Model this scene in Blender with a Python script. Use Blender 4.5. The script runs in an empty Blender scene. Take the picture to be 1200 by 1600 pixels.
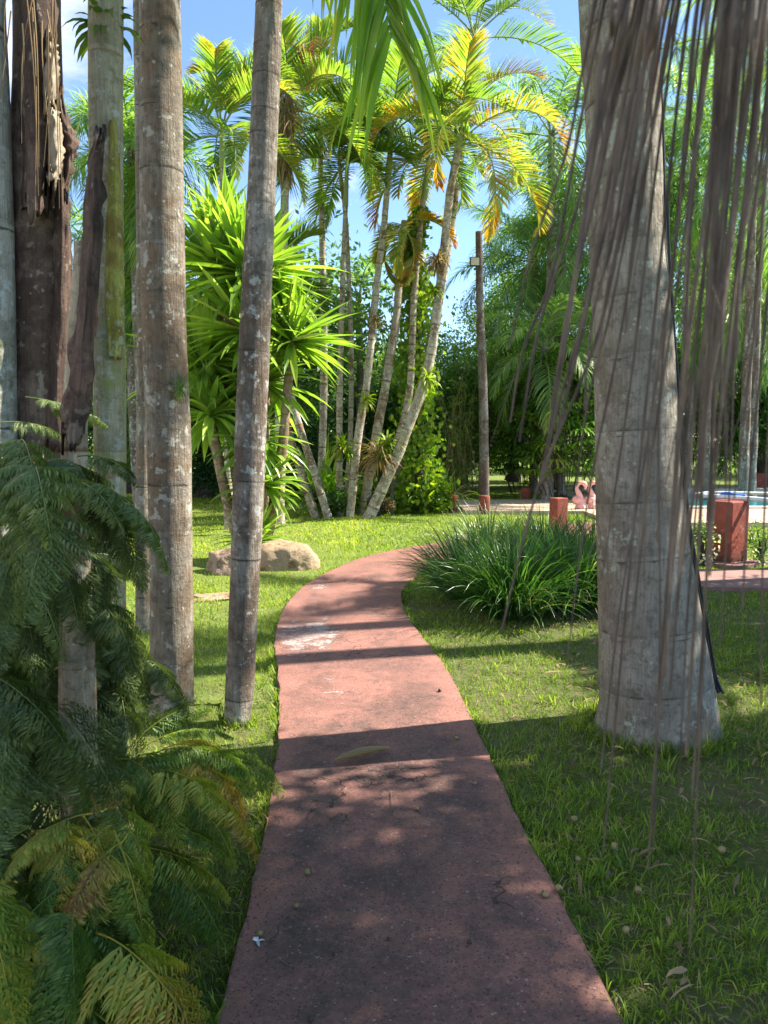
import bpy, math, random
import numpy as np
from mathutils import Vector, noise
R = math.radians
sc = bpy.context.scene
C = sc.collection
# ------------------------------------------------------------------ camera, sky, sun, exposure
EYE = 1.6; PITCH = math.atan(110/1200); F = 1200.0
cd = bpy.data.cameras.new('camera'); cam = bpy.data.objects.new('camera', cd); C.objects.link(cam)
cd.sensor_fit = 'VERTICAL'; cd.sensor_height = 24; cd.lens = 18; cd.clip_start = 0.05; cd.clip_end = 2000
cam.location = (0, 0, EYE); cam.rotation_euler = (R(90)-PITCH, 0, 0)
cd.dof.use_dof = True; cd.dof.focus_distance = 5.5; cd.dof.aperture_fstop = 6.0
sc.camera = cam
SUN_EL, SUN_AZ = 46.0, 14.0       # azimuth: degrees from +X towards +Y
w = bpy.data.worlds.new('World'); sc.world = w; w.use_nodes = True
wt = w.node_tree; wt.nodes.clear()
wo = wt.nodes.new('ShaderNodeOutputWorld'); bg = wt.nodes.new('ShaderNodeBackground')
sky = wt.nodes.new('ShaderNodeTexSky'); sky.sky_type = 'NISHITA'; sky.sun_disc = False
sky.sun_elevation = R(SUN_EL); sky.sun_rotation = R(90-SUN_AZ); sky.air_density = 0.9; sky.dust_density = 0.1; sky.ozone_density = 4.0
tc = wt.nodes.new('ShaderNodeTexCoord'); mp = wt.nodes.new('ShaderNodeMapping'); mp.inputs['Scale'].default_value = (1, 1, 2.2)
nz = wt.nodes.new('ShaderNodeTexNoise'); nz.inputs['Scale'].default_value = 2.6; nz.inputs['Detail'].default_value = 8; nz.inputs['Roughness'].default_value = .62
sx = wt.nodes.new('ShaderNodeSeparateXYZ')
ma = wt.nodes.new('ShaderNodeMath'); ma.operation = 'MULTIPLY_ADD'; ma.inputs[1].default_value = -0.42; 
cr = wt.nodes.new('ShaderNodeMapRange'); cr.inputs['From Min'].default_value = .62; cr.inputs['From Max'].default_value = .86
mx = wt.nodes.new('ShaderNodeMixRGB'); mx.inputs[2].default_value = (5.5, 5.5, 6.2, 1)
wt.links.new(tc.outputs['Generated'], mp.inputs['Vector']); wt.links.new(mp.outputs[0], nz.inputs['Vector'])
wt.links.new(tc.outputs['Generated'], sx.inputs[0]); wt.links.new(sx.outputs['X'], ma.inputs[0]); wt.links.new(nz.outputs['Fac'], ma.inputs[2])
wt.links.new(ma.outputs[0], cr.inputs['Value']); wt.links.new(cr.outputs[0], mx.inputs[0])
wt.links.new(sky.outputs[0], mx.inputs[1]); wt.links.new(mx.outputs[0], bg.inputs['Color']); wt.links.new(bg.outputs[0], wo.inputs['Surface'])
bg.inputs['Strength'].default_value = 0.102
sd = bpy.data.lights.new('sun', 'SUN'); sun = bpy.data.objects.new('sun', sd); C.objects.link(sun)
sd.energy = 5.0; sd.angle = R(0.53); sd.color = (1.0, .93, .80)
SV = Vector((math.cos(R(SUN_EL))*math.cos(R(SUN_AZ)), math.cos(R(SUN_EL))*math.sin(R(SUN_AZ)), math.sin(R(SUN_EL))))
sun.rotation_euler = SV.to_track_quat('Z', 'Y').to_euler(); sun.location = SV*60
sc.view_settings.view_transform = 'Standard'; sc.view_settings.look = 'None'
sc.view_settings.exposure = 1.65; sc.view_settings.gamma = 1
sc.cycles.max_bounces = 8; sc.cycles.diffuse_bounces = 4; sc.cycles.transmission_bounces = 6; sc.cycles.transparent_max_bounces = 8
sc.cycles.use_denoising = True

# ------------------------------------------------------------------ pixel helpers (1200x1600 picture)
cp, sp_ = math.cos(PITCH), math.sin(PITCH)
def ray(px, py):
    a, b = (px-600)/F, (800-py)/F
    return np.array([a, cp + b*sp_, b*cp - sp_])
def at(px, py, Y):                       # the point on that line of sight at world Y
    d = ray(px, py); return np.array([0, 0, EYE]) + d*(Y/d[1])
def gr(px, py, z=0.0):                   # the point on the ground
    d = ray(px, py); return np.array([0, 0, EYE]) + d*((z-EYE)/d[2])

# ------------------------------------------------------------------ mesh builder
class MB:
    def __init__(s): s.v=[]; s.q=[]; s.a=[]; s.n=0
    def add(s, V, Q, var=0.0):
        V = np.asarray(V, float).reshape(-1, 3); Q = np.asarray(Q, int)
        if Q.shape[1] == 3: Q = np.column_stack([Q, Q[:, 2]])
        s.v.append(V); s.q.append(Q + s.n); s.a.append(np.broadcast_to(np.asarray(var, float), (len(V),)).copy()); s.n += len(V)
    def ribbons(s, P, W, var, fold=None):
        # P (N,K,3) centre lines, W (N,K,3) half width vectors, fold (N,K,3) lifts the edges
        N, K, _ = P.shape
        var = np.broadcast_to(np.asarray(var, float), (N,))
        if fold is None:
            V = np.stack([P-W, P+W], 2); c = 2
        else:
            V = np.stack([P-W+fold, P, P+W+fold], 2); c = 3
        idx = np.arange(N*K*c).reshape(N, K, c)
        q = [np.stack([idx[:, :-1, j], idx[:, :-1, j+1], idx[:, 1:, j+1], idx[:, 1:, j]], -1).reshape(-1, 4) for j in range(c-1)]
        s.add(V.reshape(-1, 3), np.concatenate(q), np.repeat(var, K*c))
    def cards(s, P, X, Y, var):          # rhombic leaves at P with half axes X (length), Y (width)
        N = len(P)
        V = np.stack([P-X, P+Y-X*.1, P+X, P-Y-X*.1], 1)
        s.add(V.reshape(-1, 3), np.arange(N*4).reshape(N, 4), np.repeat(np.broadcast_to(var, (N,)), 4))
    def tube(s, P, r, sides=8, var=0.0, cap=True):
        P = np.asarray(P, float); K = len(P); r = np.broadcast_to(np.asarray(r, float), (K,))
        T = np.gradient(P, axis=0); T /= np.linalg.norm(T, axis=1)[:, None] + 1e-9
        ref = np.array([1., 0, 0]) if abs(T[K//2, 0]) < .8 else np.array([0, 0, 1.])
        U = np.cross(T, ref); U /= np.linalg.norm(U, axis=1)[:, None]; Wv = np.cross(T, U)
        a = np.linspace(0, 2*np.pi, sides, endpoint=False)
        V = P[:, None] + r[:, None, None]*(np.cos(a)[None, :, None]*U[:, None] + np.sin(a)[None, :, None]*Wv[:, None])
        i = np.arange(K*sides).reshape(K, sides); j = np.roll(i, -1, 1)
        Q = np.stack([i[:-1], j[:-1], j[1:], i[1:]], -1).reshape(-1, 4)
        va = np.repeat(np.broadcast_to(np.asarray(var, float), (K,)), sides)
        s.add(V.reshape(-1, 3), Q, va)
        if cap:
            for k in (0, K-1):
                s.add(np.vstack([V[k], P[k]]), [[t, (t+1) % sides, sides] for t in range(sides)], va[k*sides])
    def box(s, c, size, rz=0, var=0, tap=1.0):
        c = np.array(c, float); h = np.array(size)/2
        V = np.array([[x, y, z] for z in (-1, 1) for y in (-1, 1) for x in (-1, 1)], float)*h
        V[4:, :2] *= tap
        ca, sa = math.cos(rz), math.sin(rz)
        V = V @ np.array([[ca, sa, 0], [-sa, ca, 0], [0, 0, 1]]) + c
        s.add(V, [[0, 2, 3, 1], [4, 5, 7, 6], [0, 1, 5, 4], [2, 6, 7, 3], [0, 4, 6, 2], [1, 3, 7, 5]], var)
    def build(s, name, mat, parent=None, smooth=True, origin=None):
        V = np.concatenate(s.v); Q = np.concatenate(s.q); A = np.concatenate(s.a)
        if origin is not None: V = V - np.array(origin)
        tri = Q[:, 2] == Q[:, 3]
        cnt = np.where(tri, 3, 4); keep = np.ones((len(Q), 4), bool); keep[tri, 3] = False
        me = bpy.data.meshes.new(name)
        me.vertices.add(len(V)); me.vertices.foreach_set('co', V.astype(np.float32).ravel())
        li = Q[keep]; me.loops.add(len(li)); me.loops.foreach_set('vertex_index', li.astype(np.int32))
        me.polygons.add(len(Q)); st = np.concatenate([[0], np.cumsum(cnt)[:-1]])
        me.polygons.foreach_set('loop_start', st.astype(np.int32)); me.polygons.foreach_set('loop_total', cnt.astype(np.int32))
        me.polygons.foreach_set('use_smooth', np.full(len(Q), smooth))
        at_ = me.attributes.new('var', 'FLOAT', 'POINT'); at_.data.foreach_set('value', A.astype(np.float32))
        me.update(calc_edges=True); me.validate()
        o = bpy.data.objects.new(name, me); C.objects.link(o)
        if mat: me.materials.append(mat)
        if origin is not None and parent is None: o.location = origin
        if parent is not None: o.parent = parent
        return o

def thing(name, label, cat, loc=(0, 0, 0), group=None):
    o = bpy.data.objects.new(name, None); C.objects.link(o); o.location = tuple(float(x) for x in loc); o.empty_display_size = .2
    o['label'] = label; o['category'] = cat
    if group: o['group'] = group
    return o
def tag(o, label, cat, group=None):
    o['label'] = label; o['category'] = cat
    if group: o['group'] = group
    return o
def struct(o, kind='structure'): o['kind'] = kind; return o
def part(mb, name, mat, root, smooth=True):
    return mb.build(name, mat, root, smooth, origin=tuple(root.location))
def dup(root, loc, label=None, rz=0, sc_=1.0):
    r = root.copy(); C.objects.link(r); r.location = loc; r.rotation_euler = (0, 0, rz); r.scale = (sc_,)*3
    if label: r['label'] = label
    for ch in list(root.children):
        c = ch.copy(); C.objects.link(c); c.parent = r
        for g in list(ch.children):
            d = g.copy(); C.objects.link(d); d.parent = c
    return r

def nrm(v): return v/(np.linalg.norm(v, axis=-1, keepdims=True)+1e-9)
def droop(start, d, L, K, g, wob=None):  # vectorised drooping lines -> P (N,K+1,3), D
    N = len(start); P = [start]; D = [d]; L = np.broadcast_to(L, (N,)); g = np.broadcast_to(g, (N,))
    p = start.copy(); d = d.copy()
    for k in range(K):
        p = p + d*(L/K)[:, None]; P.append(p)
        d = d.copy(); d[:, 2] -= g*(k+1)/K; d = nrm(d); D.append(d)
    return np.stack(P, 1), np.stack(D, 1)
def sph(rng, n): return nrm(rng.normal(size=(n, 3)))
def spline(pts, n):
    pts = np.asarray(pts, float); K = len(pts)
    t = np.linspace(0, K-1, n); i = np.clip(t.astype(int), 0, K-2); f = (t-i)[:, None]
    g = lambda k: pts[np.clip(k, 0, K-1)]
    p0, p1, p2, p3 = g(i-1), g(i), g(i+1), g(i+2)
    return .5*((2*p1)+(-p0+p2)*f+(2*p0-5*p1+4*p2-p3)*f**2+(-p0+3*p1-3*p2+p3)*f**3)

# ------------------------------------------------------------------ materials
class NT:
    def __init__(s, name):
        s.m = bpy.data.materials.new(name); s.m.use_nodes = True; s.t = s.m.node_tree; s.t.nodes.clear()
        s.out = s.t.nodes.new('ShaderNodeOutputMaterial'); s.co = s.t.nodes.new('ShaderNodeTexCoord').outputs['Object']
    def L(s, a, b): s.t.links.new(a, b)
    def mapp(s, scale, src=None):
        n = s.t.nodes.new('ShaderNodeMapping'); n.inputs['Scale'].default_value = scale; s.L(src or s.co, n.inputs['Vector']); return n.outputs[0]
    def noise(s, scale, detail=4, rough=.55, co=None, dist=0):
        n = s.t.nodes.new('ShaderNodeTexNoise'); n.inputs['Scale'].default_value = scale; n.inputs['Detail'].default_value = detail
        n.inputs['Roughness'].default_value = rough; n.inputs['Distortion'].default_value = dist; s.L(co or s.co, n.inputs['Vector']); return n.outputs['Fac']
    def vor(s, scale, co=None):
        n = s.t.nodes.new('ShaderNodeTexVoronoi'); n.inputs['Scale'].default_value = scale; s.L(co or s.co, n.inputs['Vector']); return n.outputs['Distance']
    def attr(s, name='var'):
        n = s.t.nodes.new('ShaderNodeAttribute'); n.attribute_name = name; return n.outputs['Fac']
    def rng(s, v, a, b, c=0, d=1):
        n = s.t.nodes.new('ShaderNodeMapRange'); n.inputs[1].default_value = a; n.inputs[2].default_value = b; n.inputs[3].default_value = c; n.inputs[4].default_value = d
        s.L(v, n.inputs[0]); return n.outputs[0]
    def math(s, op, a, b):
        n = s.t.nodes.new('ShaderNodeMath'); n.operation = op
        for i, x in enumerate((a, b)):
            if isinstance(x, (int, float)): n.inputs[i].default_value = x
            else: s.L(x, n.inputs[i])
        return n.outputs[0]
    def mix(s, f, a, b):
        n = s.t.nodes.new('ShaderNodeMixRGB')
        for i, x in ((0, f), (1, a), (2, b)):
            if isinstance(x, (int, float)): n.inputs[i].default_value = x
            elif isinstance(x, (tuple, list)): n.inputs[i].default_value = (*x[:3], 1)
            else: s.L(x, n.inputs[i])
        return n.outputs[0]
    def ramp(s, v, stops):
        n = s.t.nodes.new('ShaderNodeValToRGB'); e = n.color_ramp.elements
        while len(e) < len(stops): e.new(.5)
        for i, (p, c) in enumerate(stops): e[i].position = p; e[i].color = (*c, 1)
        s.L(v, n.inputs[0]); return n.outputs[0]
    def bsdf(s, col, rough=.7, bump=None, bs=.3, bd=.01, spec=.4, metal=0):
        b = s.t.nodes.new('ShaderNodeBsdfPrincipled')
        if isinstance(col, (tuple, list)): b.inputs['Base Color'].default_value = (*col, 1)
        else: s.L(col, b.inputs['Base Color'])
        if isinstance(rough, (int, float)): b.inputs['Roughness'].default_value = rough
        else: s.L(rough, b.inputs['Roughness'])
        b.inputs['Specular IOR Level'].default_value = spec; b.inputs['Metallic'].default_value = metal
        if bump is not None:
            n = s.t.nodes.new('ShaderNodeBump'); n.inputs['Strength'].default_value = bs; n.inputs['Distance'].default_value = bd
            s.L(bump, n.inputs['Height']); s.L(n.outputs[0], b.inputs['Normal'])
        s.L(b.outputs[0], s.out.inputs[0]); return b
def leafm(name, stops, trans=.4, rough=.45, spec=.4, nscale=3.0, tscale=(1.5, 1.7, .6)):
    n = NT(name); v = n.attr()
    v2 = n.math('ADD', n.math('MULTIPLY', v, .8), n.rng(n.noise(nscale, 3), .3, .7, -.05, .25))
    col = n.ramp(v2, stops); b = n.bsdf(col, rough, spec=spec)
    tr = n.t.nodes.new('ShaderNodeBsdfTranslucent')
    mu = n.t.nodes.new('ShaderNodeMixRGB'); mu.blend_type = 'MULTIPLY'; mu.inputs[0].default_value = 1; mu.inputs[2].default_value = (*tscale, 1)
    n.L(col, mu.inputs[1]); n.L(mu.outputs[0], tr.inputs[0])
    ms = n.t.nodes.new('ShaderNodeMixShader'); ms.inputs[0].default_value = trans
    n.L(b.outputs[0], ms.inputs[1]); n.L(tr.outputs[0], ms.inputs[2]); n.L(ms.outputs[0], n.out.inputs[0]); return n.m
def barkm(name, c1, c2, patch, lichen, lich_amt=.5, ring=(.06, .05, .04), ring_w=.06, moss=None, vs=3.0, patch_amt=.5, spots=24):
    n = NT(name); st = n.mapp((1, 1, .4)); fib = n.mapp((1, 1, .07)); dk = tuple(x*.38 for x in c1)
    col = n.mix(n.rng(n.noise(vs*1.7, 8, .68, st), .42, .58), c1, c2)
    col = n.mix(n.rng(n.noise(vs*.75, 9, .68, n.mapp((1, 1, .7)), .4), .56-.12*patch_amt, .61-.10*patch_amt, 0, .85), col, patch)
    col = n.mix(n.rng(n.noise(90, 3, .6, fib), .38, .72, 0, .5), col, dk)
    col = n.mix(n.rng(n.noise(19, 9, .78), .50, .60, 0, .62), col, dk)
    lf = n.math('ADD', n.noise(15, 7, .62), n.math('MULTIPLY', n.noise(1.9, 3, .5), .45))
    col = n.mix(n.rng(lf, .84-.09*lich_amt, .89-.09*lich_amt, 0, .9), col, lichen)
    sp = n.rng(n.math('ADD', n.vor(17), n.math('MULTIPLY', n.noise(30, 4), .7)), .46+.06*lich_amt, .42+.06*lich_amt, 0, .85)
    col = n.mix(sp, col, lichen)
    if moss: col = n.mix(n.rng(n.noise(2.3, 8, .75), .50, .60, 0, .85), col, moss)
    v = n.attr(); edge = n.math('MINIMUM', v, n.math('SUBTRACT', 1.0, v)); wob = n.rng(n.noise(9, 5), .3, .7, -.05, .05)
    if ring_w > 0:
        col = n.mix(n.rng(n.math('ADD', v, n.math('MULTIPLY', wob, 2.5)), .30, .0, 0, .42), col, dk)
        rf = n.rng(n.math('ADD', edge, wob), ring_w, ring_w*.3, 0, .85); col = n.mix(rf, col, ring)
    h = n.math('ADD', n.noise(80, 5, .7, fib), n.math('MULTIPLY', n.noise(24, 8, .7), 1.2))
    n.bsdf(col, .88, h, .8, .016, .2); return n.m

bark_grey = barkm('bark_grey', (.22, .185, .14), (.34, .30, .245), (.24, .16, .10), (.43, .42, .36), .2, ring_w=.025, patch_amt=.6)
bark_slim = barkm('bark_slim', (.24, .20, .16), (.42, .375, .32), (.14, .095, .065), (.47, .47, .42), .3, ring_w=.06, patch_amt=.75)
bark_big = barkm('bark_big', (.29, .25, .20), (.38, .34, .285), (.23, .19, .145), (.40, .42, .35), .05, ring=(.09, .08, .05), ring_w=.035, patch_amt=.25, vs=3.2)
bark_pale = barkm('bark_pale', (.47, .42, .27), (.60, .54, .38), (.42, .28, .12), (.56, .57, .50), .3, ring=(.30, .24, .12), ring_w=.02, moss=(.30, .32, .10), patch_amt=.3)
bark_cream = barkm('bark_cream', (.42, .33, .22), (.55, .46, .33), (.30, .19, .10), (.55, .52, .42), .15, ring=(.16, .09, .04), ring_w=.04, patch_amt=.2)
bark_moss = barkm('bark_moss', (.48, .45, .36), (.56, .53, .44), (.30, .28, .2), (.55, .57, .54), .4, moss=(.03, .07, .015), ring_w=.02)
bark_brown = barkm('bark_brown', (.17, .11, .075), (.27, .19, .14), (.09, .055, .04), (.33, .27, .20), .05, ring_w=.01, patch_amt=.5)
bark_clump = barkm('bark_clump', (.40, .33, .23), (.58, .51, .40), (.20, .11, .05), (.62, .60, .50), .4, ring=(.13, .08, .04), ring_w=.16, patch_amt=.35, vs=5)
bark_dark = barkm('bark_dark', (.07, .05, .04), (.12, .09, .07), (.05, .04, .03), (.2, .19, .15), .2)
stem_tan = barkm('stem_tan', (.38, .26, .17), (.46, .34, .24), (.25, .15, .09), (.5, .42, .33), .2, ring_w=.1)
shaft_green = leafm('shaft_green', [(0, (.16, .24, .05)), (.5, (.28, .34, .10)), (1, (.4, .38, .16))], .1, .5)
leaf_queen = leafm('leaf_queen', [(0, (.06, .13, .05)), (.42, (.14, .25, .07)), (.75, (.29, .39, .11)), (1, (.42, .46, .18))], .55, .38)
leaf_areca = leafm('leaf_areca', [(0, (.08, .15, .035)), (.42, (.17, .27, .055)), (.70, (.31, .35, .09)), (.88, (.50, .28, .035)), (1, (.46, .17, .035))], .5, .45)
leaf_bright = leafm('leaf_bright', [(0, (.09, .20, .02)), (.45, (.21, .36, .035)), (.8, (.40, .48, .07)), (1, (.60, .42, .08))], .55, .4)
leaf_yucca = leafm('leaf_yucca', [(0, (.09, .17, .03)), (.45, (.21, .33, .05)), (.78, (.40, .50, .10)), (.93, (.55, .56, .24)), (1, (.48, .36, .18))], .45, .32, .5)
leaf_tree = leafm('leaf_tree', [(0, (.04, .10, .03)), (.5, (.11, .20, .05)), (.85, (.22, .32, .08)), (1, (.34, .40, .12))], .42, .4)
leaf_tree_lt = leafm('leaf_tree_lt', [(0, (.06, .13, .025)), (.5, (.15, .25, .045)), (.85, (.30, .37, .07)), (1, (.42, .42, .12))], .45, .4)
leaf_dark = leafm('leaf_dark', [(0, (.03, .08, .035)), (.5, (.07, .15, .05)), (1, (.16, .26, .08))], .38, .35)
leaf_rhapis = leafm('leaf_rhapis', [(0, (.04, .12, .02)), (.45, (.12, .25, .035)), (.80, (.26, .38, .05)), (.93, (.26, .24, .06)), (1, (.32, .17, .08))], .35, .3, .5)
leaf_fern = leafm('leaf_fern', [(0, (.05, .10, .025)), (.40, (.13, .21, .045)), (.66, (.29, .35, .07)), (.86, (.50, .40, .07)), (1, (.30, .16, .07))], .4, .5, .35)
leaf_fern_dark = leafm('leaf_fern_dark', [(0, (.055, .085, .025)), (.45, (.15, .20, .065)), (.85, (.36, .39, .17)), (1, (.30, .20, .09))], .35, .5, .4)
leaf_lily = leafm('leaf_lily', [(0, (.015, .045, .012)), (.42, (.045, .12, .025)), (.74, (.13, .23, .05)), (.88, (.32, .28, .13)), (1, (.22, .10, .08))], .35, .3, .55)
leaf_vine = leafm('leaf_vine', [(0, (.05, .12, .015)), (.5, (.16, .26, .02)), (.85, (.38, .42, .04)), (1, (.5, .42, .05))], .45, .4)
leaf_brom = leafm('leaf_brom', [(0, (.05, .10, .02)), (.6, (.14, .20, .04)), (1, (.35, .25, .08))], .4, .35)
leaf_dead = leafm('leaf_dead', [(0, (.12, .085, .05)), (.5, (.26, .18, .10)), (1, (.42, .30, .17))], .25, .8, .2)
grass_m = leafm('grass_m', [(0, (.06, .12, .02)), (.40, (.17, .25, .03)), (.68, (.37, .43, .06)), (.9, (.45, .42, .12)), (1, (.34, .24, .13))], .45, .5, .3)
twig_m = NT('twig_m'); twig_m.bsdf(twig_m.mix(twig_m.noise(20, 3), (.13, .095, .07), (.26, .21, .17)), .85); twig_m = twig_m.m
def flatm(name, a, b, scale=8, rough=.7, bump=.3, spec=.35, bd=.006):
    n = NT(name); f = n.noise(scale, 6, .65); n.bsdf(n.mix(n.rng(f, .35, .65), a, b), rough, n.noise(scale*6, 4, .7), bump, bd, spec); return n.m
strand_m = flatm('strand_m', (.055, .040, .033), (.16, .122, .092), 12, .8)
husk_m = barkm('husk_m', (.10, .065, .05), (.17, .11, .085), (.05, .035, .03), (.22, .17, .13), .1, ring_w=.0)
husk_in = flatm('husk_in', (.20, .16, .11), (.34, .28, .20), 9, .7, .8)
sheath_y = barkm('sheath_y', (.40, .40, .07), (.55, .50, .14), (.30, .20, .06), (.5, .5, .3), .1, ring_w=0)
n = NT('red_paint'); c_ = n.mix(n.rng(n.noise(4, 8, .7), .38, .62), (.34, .085, .055), (.20, .055, .045))
c_ = n.mix(n.rng(n.noise(7, 9, .78), .56, .62, 0, .7), c_, (.42, .26, .20)); sp3 = n.t.nodes.new('ShaderNodeSeparateXYZ'); n.L(n.co, sp3.inputs[0])
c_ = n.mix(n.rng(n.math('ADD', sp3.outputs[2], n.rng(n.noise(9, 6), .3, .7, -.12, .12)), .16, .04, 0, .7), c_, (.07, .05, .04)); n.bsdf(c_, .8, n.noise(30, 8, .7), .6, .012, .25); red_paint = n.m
cable_m = flatm('cable_m', (.012, .014, .02), (.02, .022, .03), 9, .4)
pink_m = flatm('pink_m', (.82, .36, .33), (.80, .46, .42), 6, .4, .1)
wood_m = barkm('wood_m', (.14, .10, .075), (.20, .15, .12), (.30, .28, .27), (.3, .3, .3), .05, ring_w=0)
white_m = flatm('white_m', (.75, .77, .80), (.62, .65, .70), 4, .4, .1)
blue_m = flatm('blue_m', (.02, .10, .45), (.03, .16, .55), 4, .5, .1)
lamp_m = flatm('lamp_m', (.62, .55, .42), (.7, .62, .5), 4, .3, .05)
dark_m = flatm('dark_m', (.02, .02, .022), (.04, .04, .04), 9, .5)
fruit_m = flatm('fruit_m', (.30, .22, .10), (.20, .20, .07), 30, .6)
fruit_d = flatm('fruit_d', (.05, .03, .02), (.10, .06, .04), 30, .6)

def rockm(name, a, b, c):
    n = NT(name); col = n.mix(n.rng(n.noise(2.2, 6, .65), .35, .65), a, b)
    col = n.mix(n.rng(n.noise(9, 6, .7), .52, .66), col, c); col = n.mix(n.rng(n.noise(50, 3, .6), .56, .7, 0, .6), col, tuple(x*.4 for x in a))
    n.bsdf(col, .9, n.math('ADD', n.noise(7, 8, .7), n.math('MULTIPLY', n.noise(45, 4), .3)), .7, .04, .2); return n.m
rock_tan = rockm('rock_tan', (.30, .21, .13), (.38, .29, .19), (.17, .10, .06))
rock_red = rockm('rock_red', (.28, .19, .13), (.36, .26, .19), (.16, .09, .06))

# ground, path
n = NT('soil_m')
col = n.mix(n.rng(n.noise(1.3, 6, .6), .35, .65), (.09, .11, .035), (.13, .15, .05))
col = n.mix(n.rng(n.noise(6, 8, .75), .50, .62, 0, .8), col, (.12, .085, .058))
sep = n.t.nodes.new('ShaderNodeSeparateXYZ'); n.L(n.co, sep.inputs[0])
lawn = n.math('MAXIMUM', n.rng(sep.outputs[1], 7.5, 9.5), n.math('MULTIPLY', n.rng(sep.outputs[0], -.5, -.8), n.rng(sep.outputs[1], 3.5, 5.0)))
col = n.mix(n.math('MULTIPLY', lawn, n.rng(n.noise(6, 6, .7), .35, .62, 1, .55)), col, (.16, .22, .045))
col = n.mix(n.rng(n.noise(70, 4, .7), .55, .7), col, (.18, .13, .085))
n.bsdf(col, .95, n.math('ADD', n.noise(40, 6, .7), n.noise(7, 3)), .8, .03, .15); soil_m = n.m
n = NT('path_m')
red = n.mix(n.rng(n.noise(3, 6, .65), .38, .62), (.36, .155, .12), (.25, .115, .09))
dirt_shade = n.rng(n.math('ADD', n.noise(2.2, 9, .74, n.mapp((1, .8, 1)), .3), n.attr('dirt_shade')), .44, .66, 0, .95)  # stain noise, biased by the shade painted into the near path
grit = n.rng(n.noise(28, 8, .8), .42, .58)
red = n.mix(n.math('MULTIPLY', dirt_shade, n.rng(grit, 0, 1, .55, 1)), red, (.048, .038, .036))
st2 = n.rng(n.math('ADD', n.noise(11, 9, .8), n.math('MULTIPLY', n.attr('dirt_shade'), .6)), .50, .62, 0, .5); red = n.mix(st2, red, (.07, .05, .046))
fine = n.noise(170, 4, .8); red = n.mix(n.rng(fine, .40, .60, .0, .42), red, (.10, .065, .055)); red = n.mix(n.rng(n.noise(75, 5, .8), .56, .66, 0, .35), red, (.46, .27, .22))
spk = n.rng(n.noise(105, 3, .7), .58, .62, 0, .85); red = n.mix(spk, red, (.035, .028, .03))
spl = n.rng(n.noise(60, 2, .6, n.mapp((1, 1, 1.3))), .68, .71, 0, .6); red = n.mix(spl, red, (.45, .33, .30))
peel = n.rng(n.math('ADD', n.noise(6.5, 9, .72, n.mapp((1, 1.6, 1)), 0), n.attr('peel')), .72, .76)
red = n.mix(n.math('MULTIPLY', peel, n.rng(n.noise(38, 6, .75), .40, .58, .1, .9)), red, (.38, .34, .32))
edge = n.rng(n.math('ADD', n.attr('edge'), n.rng(n.noise(25, 4), .3, .7, -.02, .02)), .985, 1.0, 0, .55)
red = n.mix(edge, red, (.075, .05, .04))
vc = n.t.nodes.new('ShaderNodeTexVoronoi'); vc.feature = 'DISTANCE_TO_EDGE'; vc.inputs['Scale'].default_value = .75
wv_ = n.t.nodes.new('ShaderNodeVectorMath'); wv_.operation = 'ADD'; n.L(n.co, wv_.inputs[0]); nv_ = n.t.nodes.new('ShaderNodeTexNoise'); nv_.inputs['Scale'].default_value = 3.5; nv_.inputs['Detail'].default_value = 6; n.L(n.co, nv_.inputs['Vector']); n.L(nv_.outputs['Color'], wv_.inputs[1]); n.L(wv_.outputs[0], vc.inputs['Vector'])
crk = n.math('MULTIPLY', n.rng(vc.outputs['Distance'], .006, .001), n.rng(n.noise(1.1, 3), .5, .56)); red = n.mix(n.math('MULTIPLY', crk, .8), red, (.03, .022, .02))
h = n.math('ADD', n.math('MULTIPLY', n.noise(9, 6, .6), .6), n.math('MULTIPLY', n.noise(110, 4, .7), .35))
h = n.math('ADD', n.math('ADD', h, n.math('MULTIPLY', peel, -.5)), n.math('MULTIPLY', crk, -1.0))
n.bsdf(red, n.rng(n.noise(8, 4), .3, .7, .6, .9), h, .8, .008, .3); path_m = n.m
deck_m = flatm('deck_m', (.48, .34, .23), (.56, .42, .31), 3, .8, .3)
coping_m = flatm('coping_m', (.62, .55, .48), (.55, .46, .38), 3, .6, .2)
walk_m = flatm('walk_m', (.20, .11, .095), (.27, .16, .14), 4, .85, .5)
n = NT('water_m'); b = n.bsdf(n.mix(n.noise(.8, 3), (.01, .19, .22), (.02, .26, .30)), .06, n.noise(3.5, 4), .25, .05, .5); water_m = n.m

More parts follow.
